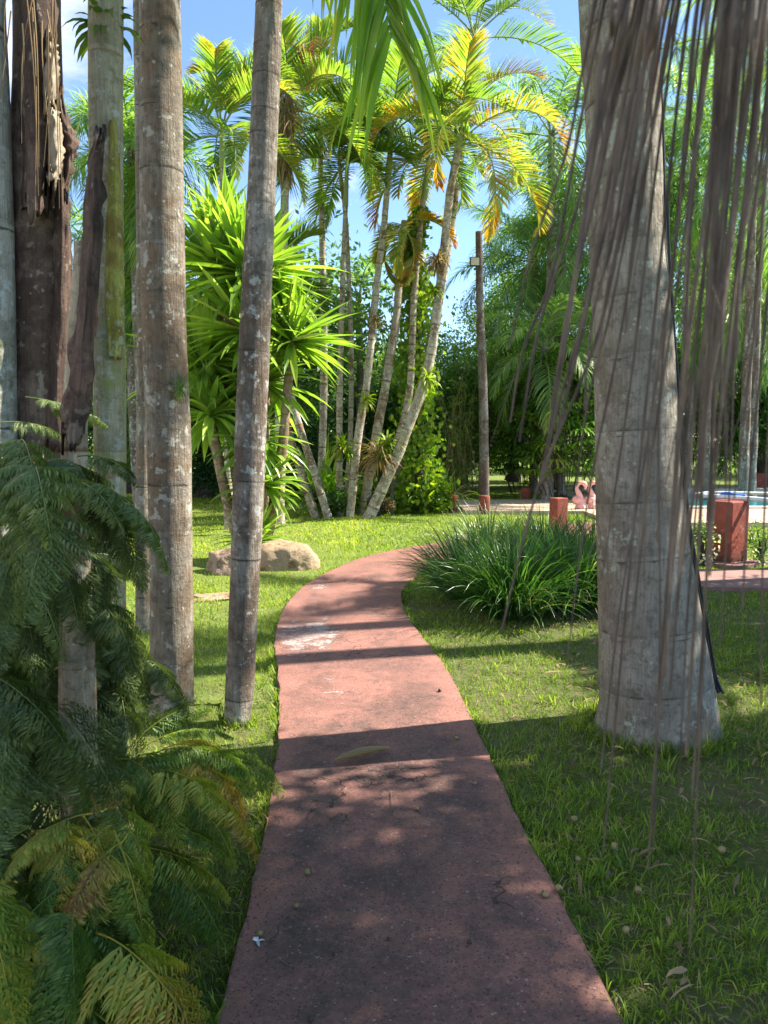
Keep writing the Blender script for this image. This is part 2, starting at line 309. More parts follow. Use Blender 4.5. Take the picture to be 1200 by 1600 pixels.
# ------------------------------------------------------------------ ground sheet, path, deck, pool
def pl(pts, x): return np.interp(x, [p[0] for p in pts], [p[1] for p in pts])
Ledge = [(-.45, -6), (-.45, 0), (-.455, 2.1), (-.50, 3.25), (-.585, 4.15), (-.72, 5.1), (-.87, 6.0), (-.94, 6.9), (-.93, 7.6), (-.85, 8.45), (-.56, 9.6), (-.1, 10.7), (1.0, 12.1), (2.2, 13.4), (3.6, 14.6), (4.6, 15.4)]
Redge = [(.78, -6), (.72, 0), (.635, 2.1), (.55, 3.25), (.50, 4.3), (.43, 5.25), (.31, 6.1), (.20, 6.9), (.175, 7.5), (.22, 8.2), (.50, 9.3), (.90, 10.3), (1.75, 11.2), (2.8, 12.2), (4.2, 13.4), (5.3, 14.3)]
KP = 170; EL = spline(Ledge, KP); ER = spline(Redge, KP)
def build_path():
    rng = np.random.default_rng(3)
    cols = 25; u = np.linspace(0, 1, cols)
    wob = lambda s: np.array([noise.noise((i*.35, s, 0))*.012 + noise.noise((i*1.7, s, 4))*.012 for i in range(KP)])
    l = EL + np.stack([wob(1), wob(2)], 1); r = ER + np.stack([wob(3), wob(4)], 1)
    g = l[:, None]*(1-u)[None, :, None] + r[:, None]*u[None, :, None]
    V = np.zeros((KP, cols+2, 3)); V[:, 1:-1, :2] = g; V[:, 1:-1, 2] = .034
    V[:, 1, 2] -= .002; V[:, -2, 2] -= .002
    for i in range(KP):
        for j in range(1, cols+1): V[i, j, 2] += noise.noise((V[i, j, 0]*1.1, V[i, j, 1]*1.1, 0))*.006
    V[:, 0] = V[:, 1]; V[:, -1] = V[:, -2]; V[:, 0, 2] = -.05; V[:, -1, 2] = -.05
    i = np.arange(KP*(cols+2)).reshape(KP, cols+2)
    Q = np.stack([i[:-1, :-1], i[:-1, 1:], i[1:, 1:], i[1:, :-1]], -1).reshape(-1, 4)
    fc = np.tile(np.arange(cols+1), KP-1); wall = (fc == 0) | (fc == cols)
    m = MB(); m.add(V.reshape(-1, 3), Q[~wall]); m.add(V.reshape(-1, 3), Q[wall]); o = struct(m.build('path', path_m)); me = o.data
    uu = np.concatenate([[0], u, [1]])
    e = np.tile(np.abs(uu*2-1), (KP, 1)); y = V[:, :, 1]; x = V[:, :, 0]
    a = me.attributes.new('edge', 'FLOAT', 'POINT'); a.data.foreach_set('value', np.tile(e.astype(np.float32).ravel(), 2))
    dirt_shade = np.interp(y, [0, 2, 3.2, 4.4, 6, 12], [.06, .06, .05, .01, -.04, -.06]) - .14*np.clip((e-.72)/.28, 0, 1)  # real stains plus shade over the near path painted darker; edges cleaner
    a = me.attributes.new('dirt_shade', 'FLOAT', 'POINT'); a.data.foreach_set('value', np.tile(dirt_shade.astype(np.float32).ravel(), 2))
    pe = np.maximum.reduce([.34*np.exp(-((x+.62)/.30)**2-((y-6.15)/.75)**2), .22*np.exp(-((x+.7)/.18)**2-((y-8.3)/.9)**2), .17*np.exp(-((x+.35)/.28)**2-((y-4.7)/.45)**2)])
    a = me.attributes.new('peel', 'FLOAT', 'POINT'); a.data.foreach_set('value', np.tile(pe.astype(np.float32).ravel(), 2))
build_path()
def on_path(x, y, pad=0.0):
    m = y < 15.0
    # distance test against polyline strip by scanning in the parameter of nearest centre
    cx = (EL+ER)/2; hw = np.linalg.norm(EL-ER, axis=1)/2
    ins = np.zeros(len(x), bool)
    for k in range(0, len(x), 20000):
        dx = x[k:k+20000, None]-cx[None, :, 0]; dy = y[k:k+20000, None]-cx[None, :, 1]
        j = np.argmin(dx*dx+dy*dy, 1); T = nrm(np.gradient(cx, axis=0))[j]
        ii = np.arange(len(j)); side = dx[ii, j]*T[:, 1]-dy[ii, j]*T[:, 0]
        S = (ER-EL)[j]; wv = np.abs(S[:, 0]*T[:, 1]-S[:, 1]*T[:, 0])/2
        ins[k:k+20000] = np.abs(side) < wv-pad
    return ins & m
gm = MB()
xs = np.concatenate([[-600, -200, -80, -40], np.linspace(-25, 25, 101), [40, 80, 200, 600]]); ys = np.concatenate([[-600, -100, -30], np.linspace(-8, 42, 101), [60, 120, 300, 900]])
X, Y = np.meshgrid(xs, ys); Z = np.zeros_like(X)
for a in range(Z.shape[0]):
    for b in range(Z.shape[1]): Z[a, b] = noise.noise((X[a, b]*.35, Y[a, b]*.35, 2))*.025 - .01
# the pool is sunk into the ground
Z[(X > 6.3) & (X < 18.7) & (Y > 17.6) & (Y < 24.2)] = -.9
i = np.arange(X.size).reshape(X.shape)
gm.add(np.stack([X, Y, Z], -1).reshape(-1, 3), np.stack([i[:-1, :-1], i[:-1, 1:], i[1:, 1:], i[1:, :-1]], -1).reshape(-1, 4))
struct(gm.build('ground', soil_m))
m = MB()
m.box((10.6, 15.9, .0), (12.4, 3.0, .16)); m.box((3.9, 18.6, .0), (4.2, 3.4, .15)); m.box((12.5, 25.3, .0), (13.6, 1.8, .16)); m.box((20.2, 20.9, .0), (2.6, 10.8, .155))
m.box((5.6, 22.3, .0), (.8, 3.8, .14))
struct(m.build('pool_deck', deck_m, smooth=False))
m = MB()
m.box((12.5, 17.55, .03), (13.0, .35, .18)); m.box((12.5, 24.25, .03), (13.0, .35, .18)); m.box((6.15, 20.9, .03), (.35, 6.2, .178)); m.box((18.85, 20.9, .03), (.35, 6.2, .178))
struct(m.build('pool_coping', coping_m, smooth=False))
m = MB(); m.box((12.5, 20.9, -.28), (12.4, 6.45, .5)); struct(m.build('pool_water', water_m, smooth=False))
m = MB(); a_, b_ = gr(1110, 893), gr(1110, 925)
m.add([[3.45, 8.2, .04], [8.5, 7.6, .04], [8.5, 8.9, .04], [3.7, 9.35, .04], [3.45, 8.2, -.05], [8.5, 7.6, -.05], [8.5, 8.9, -.05], [3.7, 9.35, -.05]], [[0, 1, 2, 3], [0, 4, 5, 1], [0, 3, 7, 4], [3, 2, 6, 7]])
struct(m.build('side_path', walk_m, smooth=False))

# ------------------------------------------------------------------ grass (stuff)
def build_grass():
    rng = np.random.default_rng(11)
    m = MB()
    def patch(y0, y1, dens, hgt, wid, blades, K, clump, xpad=.9):
        area_w = lambda y: .56*y+xpad
        n = int(dens*(y1-y0)*(area_w(y0)+area_w(y1)))
        y = rng.uniform(y0, y1, n); x = rng.uniform(-1, 1, n)*area_w(y1)
        k = np.abs(x) < area_w(y); x, y = x[k], y[k]
        k = ~on_path(x, y, .015); x, y = x[k], y[k]
        nn = np.array([noise.noise((a*.9, b*.9, 5)) + .6*noise.noise((a*3.1, b*3.1, 1)) for a, b in zip(x, y)])
        left = x < -.4
        thr = np.where(left, -.9, -.62) if y0 < 7 else -1.2
        if y0 < 7:
            k = (nn > thr*rng.uniform(.2, 1.4, len(x))); x, y, nn = x[k], y[k], nn[k]
        k = ~((x > 6) & (y > 14.2)) & ~((x > 1.9) & (x < 6) & (y > 16.9) & (y < 20.4)) & ~((x > 3.5) & (y > 8.1) & (y < 9.3))
        x, y, nn = x[k], y[k], nn[k]
        N = len(x)*blades
        x = np.repeat(x, blades)+rng.normal(0, clump, N); y = np.repeat(y, blades)+rng.normal(0, clump, N); nv = np.repeat(nn, blades)
        ok = ~on_path(x, y, .012); x, y, nv = x[ok], y[ok], nv[ok]; N = len(x)
        az = rng.uniform(0, 2*np.pi, N); el = rng.uniform(.5, 1.45, N)
        d = np.stack([np.cos(az)*np.cos(el), np.sin(az)*np.cos(el), np.sin(el)], 1)
        L = hgt*rng.uniform(.4, 1.35, N)*(1+.5*np.clip(nv, -.5, 1))
        st = np.stack([x, y, np.full(N, -.012)], 1)
        P, D = droop(st, d, L, K, rng.uniform(.25, 1.1, N))
        side = nrm(np.cross(D[:, 0], sph(rng, N)*.5+[0, 0, 1.]))
        prof = {2: [1, .75, .04], 3: [.8, 1, .7, .04]}[K]
        W = side[:, None]*np.array(prof)[None, :, None]*(wid*rng.uniform(.6, 1.3, N))[:, None, None]
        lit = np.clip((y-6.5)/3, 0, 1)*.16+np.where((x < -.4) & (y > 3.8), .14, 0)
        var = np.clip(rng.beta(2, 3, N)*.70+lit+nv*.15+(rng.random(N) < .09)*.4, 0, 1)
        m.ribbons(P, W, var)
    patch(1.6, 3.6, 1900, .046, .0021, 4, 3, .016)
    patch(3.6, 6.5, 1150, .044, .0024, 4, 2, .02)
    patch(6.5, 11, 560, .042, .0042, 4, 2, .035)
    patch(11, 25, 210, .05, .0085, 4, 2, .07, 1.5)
    # broader tufts here and there
    n = 420; y = rng.uniform(1.8, 7, n); x = rng.uniform(-1, 1, n)*(.56*y+.8); k = ~on_path(x, y, -.03); x, y = x[k], y[k]
    nb = 9; N = len(x)*nb; x = np.repeat(x, nb)+rng.normal(0, .012, N); y = np.repeat(y, nb)+rng.normal(0, .012, N)
    az = rng.uniform(0, 2*np.pi, N); el = rng.uniform(.5, 1.3, N); d = np.stack([np.cos(az)*np.cos(el), np.sin(az)*np.cos(el), np.sin(el)], 1)
    P, D = droop(np.stack([x, y, np.full(N, -.01)], 1), d, rng.uniform(.06, .13, N), 4, rng.uniform(.3, 1.0, N))
    side = nrm(np.cross(D[:, 0], [0, 0, 1.])); W = side[:, None]*np.array([.6, 1, .95, .6, .04])[None, :, None]*rng.uniform(.0025, .0045, N)[:, None, None]
    m.ribbons(P, W, rng.beta(2, 3, N)*.8)
    for (gx, gy, gr0, gn) in [(1.49, 4.2, .335, 1100), (-1.22, 4.35, .13, 420), (-.83, 4.25, .08, 340), (.25, 16.4, .8, 500), (-.35, 10.0, .5, 500), (-1.75, 9.9, .3, 300)]:
        a = rng.uniform(0, 6.28, gn); rr_ = gr0*(1+np.abs(rng.normal(0, .16, gn))); x = gx+rr_*np.cos(a); y = gy+rr_*np.sin(a); ok = ~on_path(x, y, -.01); x, y = x[ok], y[ok]; N = len(x)
        az = rng.uniform(0, 6.28, N); el = rng.uniform(.6, 1.4, N); d = np.stack([np.cos(az)*np.cos(el), np.sin(az)*np.cos(el), np.sin(el)], 1)
        P, D = droop(np.stack([x, y, np.full(N, -.01)], 1), d, rng.uniform(.04, .12, N), 3, rng.uniform(.3, 1., N)); side = nrm(np.cross(D[:, 0], [0, 0, 1.]))
        m.ribbons(P, side[:, None]*np.array([.8, 1, .7, .04])[None, :, None]*rng.uniform(.0015, .0035, N)[:, None, None], np.clip(rng.normal(.42, .25, N), 0, 1))
    # grass leaning over both path edges
    for E_, sgn in ((EL, -1), (ER, 1)):
        cum = np.concatenate([[0], np.cumsum(np.linalg.norm(np.diff(E_, axis=0), axis=1))]); N = 9000; s_ = rng.uniform(0, cum[-1], N)
        x = np.interp(s_, cum, E_[:, 0])+sgn*np.abs(rng.normal(0, .025, N)); y = np.interp(s_, cum, E_[:, 1]); k = (y > 1.5)&(rng.random(N) < .35+.5*(np.sin(s_*5)+np.sin(s_*13))); x, y = x[k], y[k]; N = len(x)
        az = rng.uniform(0, 6.28, N); el = rng.uniform(.4, 1.3, N); d = np.stack([np.cos(az)*np.cos(el), np.sin(az)*np.cos(el), np.sin(el)], 1)
        P, D = droop(np.stack([x, y, np.full(N, .0)], 1), d, rng.uniform(.03, .09, N), 3, rng.uniform(.3, 1., N)); side = nrm(np.cross(D[:, 0], [0, 0, 1.]))
        m.ribbons(P, side[:, None]*np.array([.8, 1, .7, .04])[None, :, None]*(.0016+.0003*y)[:, None, None], np.clip(rng.normal(.40, .22, N), 0, 1))
    o = m.build('grass', grass_m); struct(o, 'stuff')
    # fallen bits on the soil
    m = MB(); N = 9500; y = rng.uniform(1.7, 8, N); x = rng.uniform(-1, 1, N)*(.56*y+.8); k = ~on_path(x, y, .0); x, y = x[k], y[k]; N = len(x)
    a = rng.uniform(0, 6.28, N); d = np.stack([np.cos(a), np.sin(a), rng.uniform(-.15, .3, N)], 1)
    P, D = droop(np.stack([x, y, rng.uniform(.002, .02, N)], 1), nrm(d), rng.uniform(.015, .07, N), 2, .2)
    W = nrm(np.cross(D, [0, 0, 1.]))*(rng.uniform(.0008, .004, N)[:, None]*np.array([.5, 1, .2])[None])[:, :, None]
    m.ribbons(P, W, rng.random(N))
    N = 420; y = rng.uniform(1.8, 7.5, N); x = rng.uniform(.3, 1, N)*(.56*y+.8); k = ~on_path(x, y, .0); x, y = x[k], y[k]; N = len(x); a = rng.uniform(0, 6.28, N)
    P, D = droop(np.stack([x, y, rng.uniform(.02, .035, N)], 1), nrm(np.stack([np.cos(a), np.sin(a), rng.uniform(-.1, .4, N)], 1)), rng.uniform(.04, .13, N), 4, .35)
    W = nrm(np.cross(D, [0, 0, 1.])+rng.normal(0, .3, D.shape))*(rng.uniform(.003, .011, N)[:, None]*np.array([.2, .9, 1, .7, .1])[None])[:, :, None]; m.ribbons(P, W, rng.random(N), np.cross(W, D)*.5)
    struct(m.build('leaf_litter', leaf_dead), 'stuff')
build_grass()

# ------------------------------------------------------------------ palms
def frond(lf, rc, base, az, e0, L, bend, nl=40, ll=.5, lw=.02, vee=.25, g=.5, plume=0., var=.4, vsp=.15, K=14, rr=.018, swirl=0, tip=0., t0=.14, kl=4, rng=None):
    s = np.linspace(0, 1, K+1); e = e0 - bend*s**1.25; a = az + swirl*s
    T = np.stack([np.cos(a)*np.cos(e), np.sin(a)*np.cos(e), np.sin(e)], 1)
    P = np.array(base)+np.vstack([[0, 0, 0], np.cumsum((T[:-1]+T[1:])/2*(L/K), 0)])
    if rc is not None: rc.tube(P, rr*(1-s*.86), 5, var=np.clip(var, 0, 1), cap=False)
    t = np.tile(np.linspace(t0, .995, nl), 2)+rng.normal(0, .3/nl, 2*nl); t = np.clip(t, 0, 1); sd = np.repeat([-1., 1.], nl)
    pos = np.stack([np.interp(t, s, P[:, i]) for i in range(3)], 1); Tt = nrm(np.stack([np.interp(t, s, T[:, i]) for i in range(3)], 1))
    S = nrm(np.cross(Tt, [0, 0, 1.])+1e-6); U = np.cross(S, Tt)
    al = .35+.85*t
    d = sd[:, None]*S*np.cos(al)[:, None]+Tt*np.sin(al)[:, None]+U*(vee+rng.normal(0, .05+plume, 2*nl))[:, None]
    d = nrm(d+rng.normal(0, .05, d.shape))
    prof = np.sin(np.pi*np.clip(.16+.80*t, 0, 1))**.6
    Ls = ll*prof*rng.uniform(.85, 1.08, 2*nl)
    Pl, D = droop(pos, d, Ls, kl, g*rng.uniform(.7, 1.3, 2*nl))
    wd = nrm(np.cross(D, U[:, None]+.0))
    wp = np.interp(np.linspace(0, 1, kl+1), [0, .25, .6, 1], [.55, 1, .8, .05])
    W = wd*(wp[None, :]*(lw*(.6+.4*prof))[:, None])[:, :, None]
    v = np.clip(var+rng.normal(0, vsp, 2*nl)+tip*t**2, 0, 1)
    fold = U[:, None]*(np.linalg.norm(W, axis=2, keepdims=True))*.35 if lw > .018 else None
    lf.ribbons(Pl, W, v, fold)
    return P

def crown(root, top, n, L, ll, lw, mat, nl=40, emax=1.4, emin=-.4, bend=1.3, g=.5, plume=0, vee=.25, var=.4, vsp=.15, tip=0, seed=1, dead=0, rmat=None, az0=0, kl=4, rr=.018, only=None):
    rng = np.random.default_rng(seed); lf, rc = MB(), MB()
    for i in range(n):
        f = i/max(1, n-1); az = az0+i*2.39996+rng.normal(0, .12); e0 = emax+(emin-emax)*f**1.1+rng.normal(0, .06)
        if only is not None: az, e0 = only[i][:2]
        frond(lf, rc, top+np.array([math.cos(az), math.sin(az), 0])*.05-np.array([0, 0, .25*f]), az, e0, L*rng.uniform(.85, 1.1)*(.75+.25*min(1, f*3+.2)),
              bend*rng.uniform(.75, 1.2), nl, ll, lw, vee, g, plume, var+rng.normal(0, .08), vsp, rr=rr, swirl=rng.normal(0, .15), tip=tip*rng.uniform(0, 1.6), kl=kl, rng=rng)
    c = part(lf, 'crown', mat, root); r = part(rc, 'frond_stems', rmat or shaft_green, root)
    return c

def trunk_mesh(mb, pts, radii, spacing=.22, ridge=.012, sides=22, step=.03, seed=0, wob=.03, jit=.25):
    rng = np.random.default_rng(seed); pts = np.asarray(pts, float); radii = np.asarray(radii, float)
    fine = spline(pts, 240); L = np.concatenate([[0], np.cumsum(np.linalg.norm(np.diff(fine, axis=0), axis=1))])
    n = max(8, int(L[-1]/step)); s = np.linspace(0, L[-1], n)
    P = np.stack([np.interp(s, L, fine[:, i]) for i in range(3)], 1)
    pr = np.linspace(0, 1, len(pts)); rr_f = np.interp(np.linspace(0, 1, 240), pr, radii); r = np.interp(s, L, rr_f)
    r = np.convolve(np.pad(r, 4, 'edge'), np.ones(9)/9, 'valid')
    bounds = [0]; 
    while bounds[-1] < L[-1]: bounds.append(bounds[-1]+spacing*rng.uniform(1-jit, 1+jit))
    bounds = np.array(bounds); k = np.clip(np.searchsorted(bounds, s, 'right')-1, 0, len(bounds)-2); ph = (s-bounds[k])/(bounds[k+1]-bounds[k])
    T = np.gradient(P, axis=0); T /= np.linalg.norm(T, axis=1)[:, None]
    U = nrm(np.cross(T, [0, 1., 0])); W = np.cross(T, U); a = np.linspace(0, 2*np.pi, sides, endpoint=False)
    rad = r[:, None]*(1+ridge*np.exp(-(np.minimum(ph, 1-ph)/.06)**2)[:, None])
    nz = np.array([[noise.noise((math.cos(x)*1.2, math.sin(x)*1.2, z*1.6+seed*7)) + .45*noise.noise((math.cos(x)*4, math.sin(x)*4, z*6+seed*3)) for x in a] for z in s])
    rad = rad*(1+wob*nz)
    foot = np.exp(-(P[:, 2]-.02).clip(0)/.07)[:, None]*np.abs(np.array([noise.noise((math.cos(x)*3.2, math.sin(x)*3.2, seed)) for x in a]))[None]*.34 if r[0] > .1 else 0
    rad = rad*(1+foot)
    V = P[:, None]+rad[:, :, None]*(np.cos(a)[None, :, None]*U[:, None]+np.sin(a)[None, :, None]*W[:, None])
    i = np.arange(n*sides).reshape(n, sides); j = np.roll(i, -1, 1)
    # ring phase wanders round the trunk
    php = np.clip(ph[:, None]+.5*np.array([noise.noise((math.cos(x), math.sin(x), seed)) for x in a])[None]*.0, 0, 1)
    mb.add(V.reshape(-1, 3), np.stack([i[:-1], j[:-1], j[1:], i[1:]], -1).reshape(-1, 4), php.ravel())
    mb.add(np.vstack([V[-1], P[-1]]), [[t, (t+1) % sides, sides] for t in range(sides)], .5)
    return P
def px_trunk(rows, Y, top_z=None, base_y=None, leanY=0):
    """rows: (x_left, x_right, y) from the foot up; returns points and radii, carried on up to top_z."""
    P, rad = [], []
    for (a, b, y) in rows:
        p = at((a+b)/2, y, Y); dist = p @ np.array([0, cp, -sp_]) - EYE*(-sp_)
        P.append(p); rad.append((b-a)/2/F*dist)
    P = np.array(P); P[0, 2] = min(P[0, 2], -.05)
    if top_z:
        d = P[-1]-P[-2]; d /= d[2]; n = 3
        for k in range(1, n+1):
            h = (top_z-P[len(rows)-1, 2])*k/n; P = np.vstack([P, P[len(rows)-1]+d*h*.9+[0, 0, h*.1]]); rad.append(rad[len(rows)-1]*(1-.04*k))
    return P, np.array(rad)

def near_palm(label, rows, Y, top_z, mat, spacing, crown_kw, seed, group='tall palms beside the path', ridge=.012, wob=.03, shaft=True, step=.025):
    P, rad = px_trunk(rows, Y, top_z)
    t = thing('palm_tree', label, 'palm tree', (P[0, 0], P[0, 1], 0), group)
    m = MB(); trunk_mesh(m, P, rad, spacing, ridge, 26, step, seed, wob); part(m, 'trunk', mat, t)
    if shaft:
        m = MB(); q = P[-1]; m.tube([q-[0, 0, .05], q+[0, 0, .3], q+[0, 0, .8]], [rad[-1]*1.15, rad[-1]*1.0, rad[-1]*.5], 14, .4); part(m, 'crownshaft', shaft_green, t)
    if crown_kw: crown(t, P[-1]+[0, 0, .75 if shaft else 0], seed=seed, **crown_kw)
    return t, P, rad
CR = dict(n=12, L=2.6, ll=.6, lw=.017, mat=leaf_queen, nl=46, emax=1.35, emin=-.25, bend=1.4, g=.5)

# big smooth grey palm on the right
big, Pb, rb = near_palm('thick smooth grey palm trunk with flared foot in the right lawn',
    [(936, 1114, 1152), (939, 1113, 1100), (938, 1104, 1030), (937, 1087, 930), (935, 1073, 850), (933, 1064, 770), (932, 1059, 700), (929, 1050, 530), (922, 1037, 380), (916, 1030, 170), (905, 1022, 0)],
    4.2, 11.0, bark_big, .36, dict(CR, L=3.2, ll=.75, n=13, lw=.022), 2, ridge=.006, wob=.02)
near_palm('straight grey lichen-spotted palm trunk left of the slender leaning one',
    [(234, 302, 1128), (235, 302, 1060), (235, 300, 900), (230, 298, 700), (224, 292, 560), (220, 287, 330), (218, 281, 0)], 4.35, 8.0, bark_grey, .33, CR, 4)
slim, Ps, rs = near_palm('slender leaning palm trunk at the left path edge, mottled grey below and cream above',
    [(349, 388, 1143), (352, 396, 1080), (357, 402, 960), (364, 413, 760), (372, 421, 560), (385, 429, 330), (394, 438, 130), (400, 441, 0)], 4.25, 4.75, bark_slim, .17, None, 5, ridge=.02, wob=.05)
# its crown, with one frond hanging into the picture
rng = np.random.default_rng(50); lf, rc = MB(), MB(); tp = Ps[-1]+[0, 0, .6]
for k, (az, e0, L, bd) in enumerate([(.3, .9, 1.9, 1.2), (1.5, 1.1, 2.0, 1.1), (2.6, .9, 2.1, 1.3), (3.8, 1.0, 2.2, 1.3), (4.9, .8, 2.2, 1.4), (5.7, 1.1, 2.0, 1.2), (2.1, 1.4, 1.8, .8)]):
    frond(lf, rc, tp, az, e0, L, bd, 44, .5, .017, .25, .45, var=.4, rng=rng)
part(lf, 'crown', leaf_bright, slim); part(rc, 'frond_stems', shaft_green, slim)
lf, rc = MB(), MB()
pth = spline([tp, at(440, -190, 4.2), at(490, -200, 4.15), at(545, -150, 4.1), at(590, -50, 4.1), at(612, 60, 4.12)], 40)
rc.tube(pth, np.linspace(.016, .003, 40), 5, .6)
ks = np.linspace(5, 38, 84).astype(int); rng = np.random.default_rng(8)
N = len(ks)*2; st = np.repeat(pth[ks], 2, 0); Tt = np.repeat(nrm(np.gradient(pth, axis=0))[ks], 2, 0); sd = np.tile([-1., 1.], len(ks))
d = nrm(Tt*.7+sd[:, None]*np.array([.55, .25, 0])+rng.normal(0, .14, (N, 3))-[0, 0, .55])
Pl, D = droop(st, d, rng.uniform(.42, .78, N), 5, .55)
W = nrm(np.cross(D, np.array([.25, -1, 0])+rng.normal(0, .35, (N, 1, 3))))*(np.array([.5, 1, 1, .8, .5, .05])[None]*rng.uniform(.012, .022, N)[:, None])[:, :, None]
lf.ribbons(Pl, W, np.clip(rng.normal(.68, .2, N), 0, 1), np.cross(W, D)*.4)
part(lf, 'hanging_frond', leaf_bright, slim)
part(rc, 'frond_stem', shaft_green, slim)

near_palm('pale palm trunk stained yellow green, third trunk in from the left edge',
    [(150, 196, 1165), (148, 196, 900), (147, 196, 640), (144, 193, 450), (140, 191, 200), (139, 192, 0)], 3.7, 8.6, bark_pale, .42, CR, 6)
near_palm('whitish palm trunk with dark green moss cut by the left edge of the picture',
    [(-42, 24, 1250), (-42, 24, 700), (-44, 20, 400), (-46, 12, 120), (-48, 6, 0)], 3.3, 8.9, bark_moss, .4, CR, 7)
near_palm('short cream bamboo-like ringed stem rising out of the ferns',
    [(98, 152, 1420), (96, 152, 1262), (94, 151, 1160), (93, 149, 1060), (95, 142, 900), (97, 136, 700), (105, 138, 540), (118, 148, 380)], 2.5, None, bark_cream, .30, None, 8, shaft=False, wob=.015)
near_palm('thin orange-lit palm trunk half hidden behind the straight lichen-spotted trunk',
    [(212, 236, 985), (212, 237, 800), (214, 238, 600), (213, 233, 350), (208, 228, 0)], 6.4, 7.6, bark_grey, .3, dict(CR, L=2.2), 9)
# brown trunk wrapped in old torn sheaths
br, Pr, rbr = near_palm('broad brown palm trunk wrapped in torn dark leaf sheaths at the left edge',
    [(25, 125, 1200), (26, 122, 900), (27, 112, 690), (24, 108, 540), (22, 106, 380), (20, 100, 200), (22, 92, 0)], 3.45, 8.4, bark_brown, .6, CR, 10, wob=.09)
def husk(label_part, pts_px, Y, arc, mat, root, seed, flip=1, jag=10, thick=.008):
    """a curved, jagged-edged sheath: rows (xl, xr, y) bulging toward the viewer."""
    rng = np.random.default_rng(seed); m = MB(); nn = 34; cols = 12
    rows = spline(np.array(pts_px, float), nn); a = np.linspace(-1, 1, cols)
    V = np.zeros((nn, cols, 3))
    for i, (xl, xr, y) in enumerate(rows):
        for j, t in enumerate(a):
            x = (xl+xr)/2+t*(xr-xl)/2 + (noise.noise((i*.45, t*2, seed))*jag if j in (0, cols-1) else noise.noise((i*.2, j*.4, seed+9))*4)
            V[i, j] = at(x, y + (rng.normal(0, 1.2*jag) if i in (0, nn-1) else 0), Y - arc*math.cos(t*1.45) + noise.noise((i*.25, j*.5, seed))*.02)
    i = np.arange(nn*cols).reshape(nn, cols); Q = np.stack([i[:-1, :-1], i[:-1, 1:], i[1:, 1:], i[1:, :-1]], -1).reshape(-1, 4)
    m.add(V.reshape(-1, 3), Q, .5)
    o = part(m, label_part, mat, root); sl = o.modifiers.new('thickness', 'SOLIDIFY'); sl.thickness = thick; return o
husk('leaf_sheath', [(60, 112, 700), (72, 112, 560), (80, 112, 440), (84, 110, 330), (88, 104, 262)], 3.40, .10, husk_m, br, 1)
husk('leaf_sheath', [(30, 78, 330), (30, 84, 240), (26, 88, 160), (30, 90, 60), (30, 86, -40)], 3.38, .16, husk_m, br, 2)
husk('peeled_sheath', [(70, 90, 282), (72, 99, 250), (71, 97, 200), (68, 90, 170)], 3.30, .08, husk_in, br, 3)
husk('peeled_sheath', [(62, 88, 160), (64, 92, 120), (66, 90, 80), (70, 86, 60)], 3.28, .07, husk_in, br, 4)
husk('torn_flap', [(98, 106, 300), (98, 116, 250), (94, 124, 222), (90, 108, 190), (88, 98, 140)], 3.36, .05, husk_m, br, 5)
m = MB(); rng = np.random.default_rng(4)
for k in range(15):
    x0 = rng.uniform(10, 90); y0 = rng.uniform(-60, 60); L = rng.uniform(120, 330); dx = rng.normal(0, 16)
    Yk = 3.2-rng.uniform(0, .12)
    m.tube(spline([at(x0, y0, Yk), at(x0+dx*.3+rng.normal(0, 5), y0+L*.4, Yk), at(x0+dx+rng.normal(0, 5), y0+L, Yk+.02)], 12), np.linspace(.0035, .001, 12), 4, rng.random())
part(m, 'dry_fibres', leaf_dead, br)
# dead sheath leaning between the brown trunk and the pale one
ds = thing('palm_sheath', 'tall split dead palm sheath leaning on the pale yellow green trunk', 'palm sheath', at(130, 700, 2.6))
husk('outer_husk', [(94, 130, 690), (104, 146, 590), (120, 152, 480), (128, 160, 380), (130, 162, 320), (138, 162, 250), (152, 168, 205)], 2.46, .05, husk_m, ds, 6)
husk('inner_strip', [(166, 190, 560), (160, 194, 500), (159, 194, 430), (161, 192, 340), (166, 188, 260), (170, 182, 190)], 3.66, .055, sheath_y, ds, 7, thick=.003, jag=3)

# ------------------------------------------------------------------ epiphytes on the trunks
def rosette(m, c, n, L, w, seed, up=.3, g=.6, var=.4, vs=.2, K=6, fold=True, sector=None, emin=-.3, emax=1.3):
    rng = np.random.default_rng(seed); az = rng.uniform(0, 2*np.pi, n) if sector is None else rng.uniform(sector[0], sector[1], n)
    el = emin+(emax-emin)*rng.random(n)
    d = np.stack([np.cos(az)*np.cos(el), np.sin(az)*np.cos(el), np.sin(el)], 1); st = np.repeat(np.array([c], float), n, 0)+d*.02*L/.5
    P, D = droop(st, d, L*rng.uniform(.7, 1.1, n), K, g*rng.uniform(.5, 1.4, n))
    wp = np.interp(np.linspace(0, 1, K+1), [0, .3, .65, 1], [.6, 1, .8, .03])
    W = nrm(np.cross(D, np.array([0, 0, 1.])+rng.normal(0, .25, (n, 1, 3))))*(wp[None]*(w*rng.uniform(.75, 1.15, n))[:, None])[:, :, None]
    F_ = np.cross(W, D)*.45; F_ *= np.sign(F_[..., 2:3]+1e-9)
    m.ribbons(P, W, np.clip(rng.normal(var, vs, n), 0, 1), F_ if fold else None)
for (lab, px, py, Y, n_, L, w_, sd) in [('strap-leaved epiphyte clasping the yellow green stained trunk near the top', 166, 50, 3.72, 26, .21, .022, 1)]:
    c = at(px, py, Y); t = thing('epiphyte', lab, 'epiphyte plant', c); m = MB(); rosette(m, c, n_, L, w_, sd, g=.7, var=.35, emin=-.2, emax=1.0); part(m, 'foliage', leaf_brom, t)
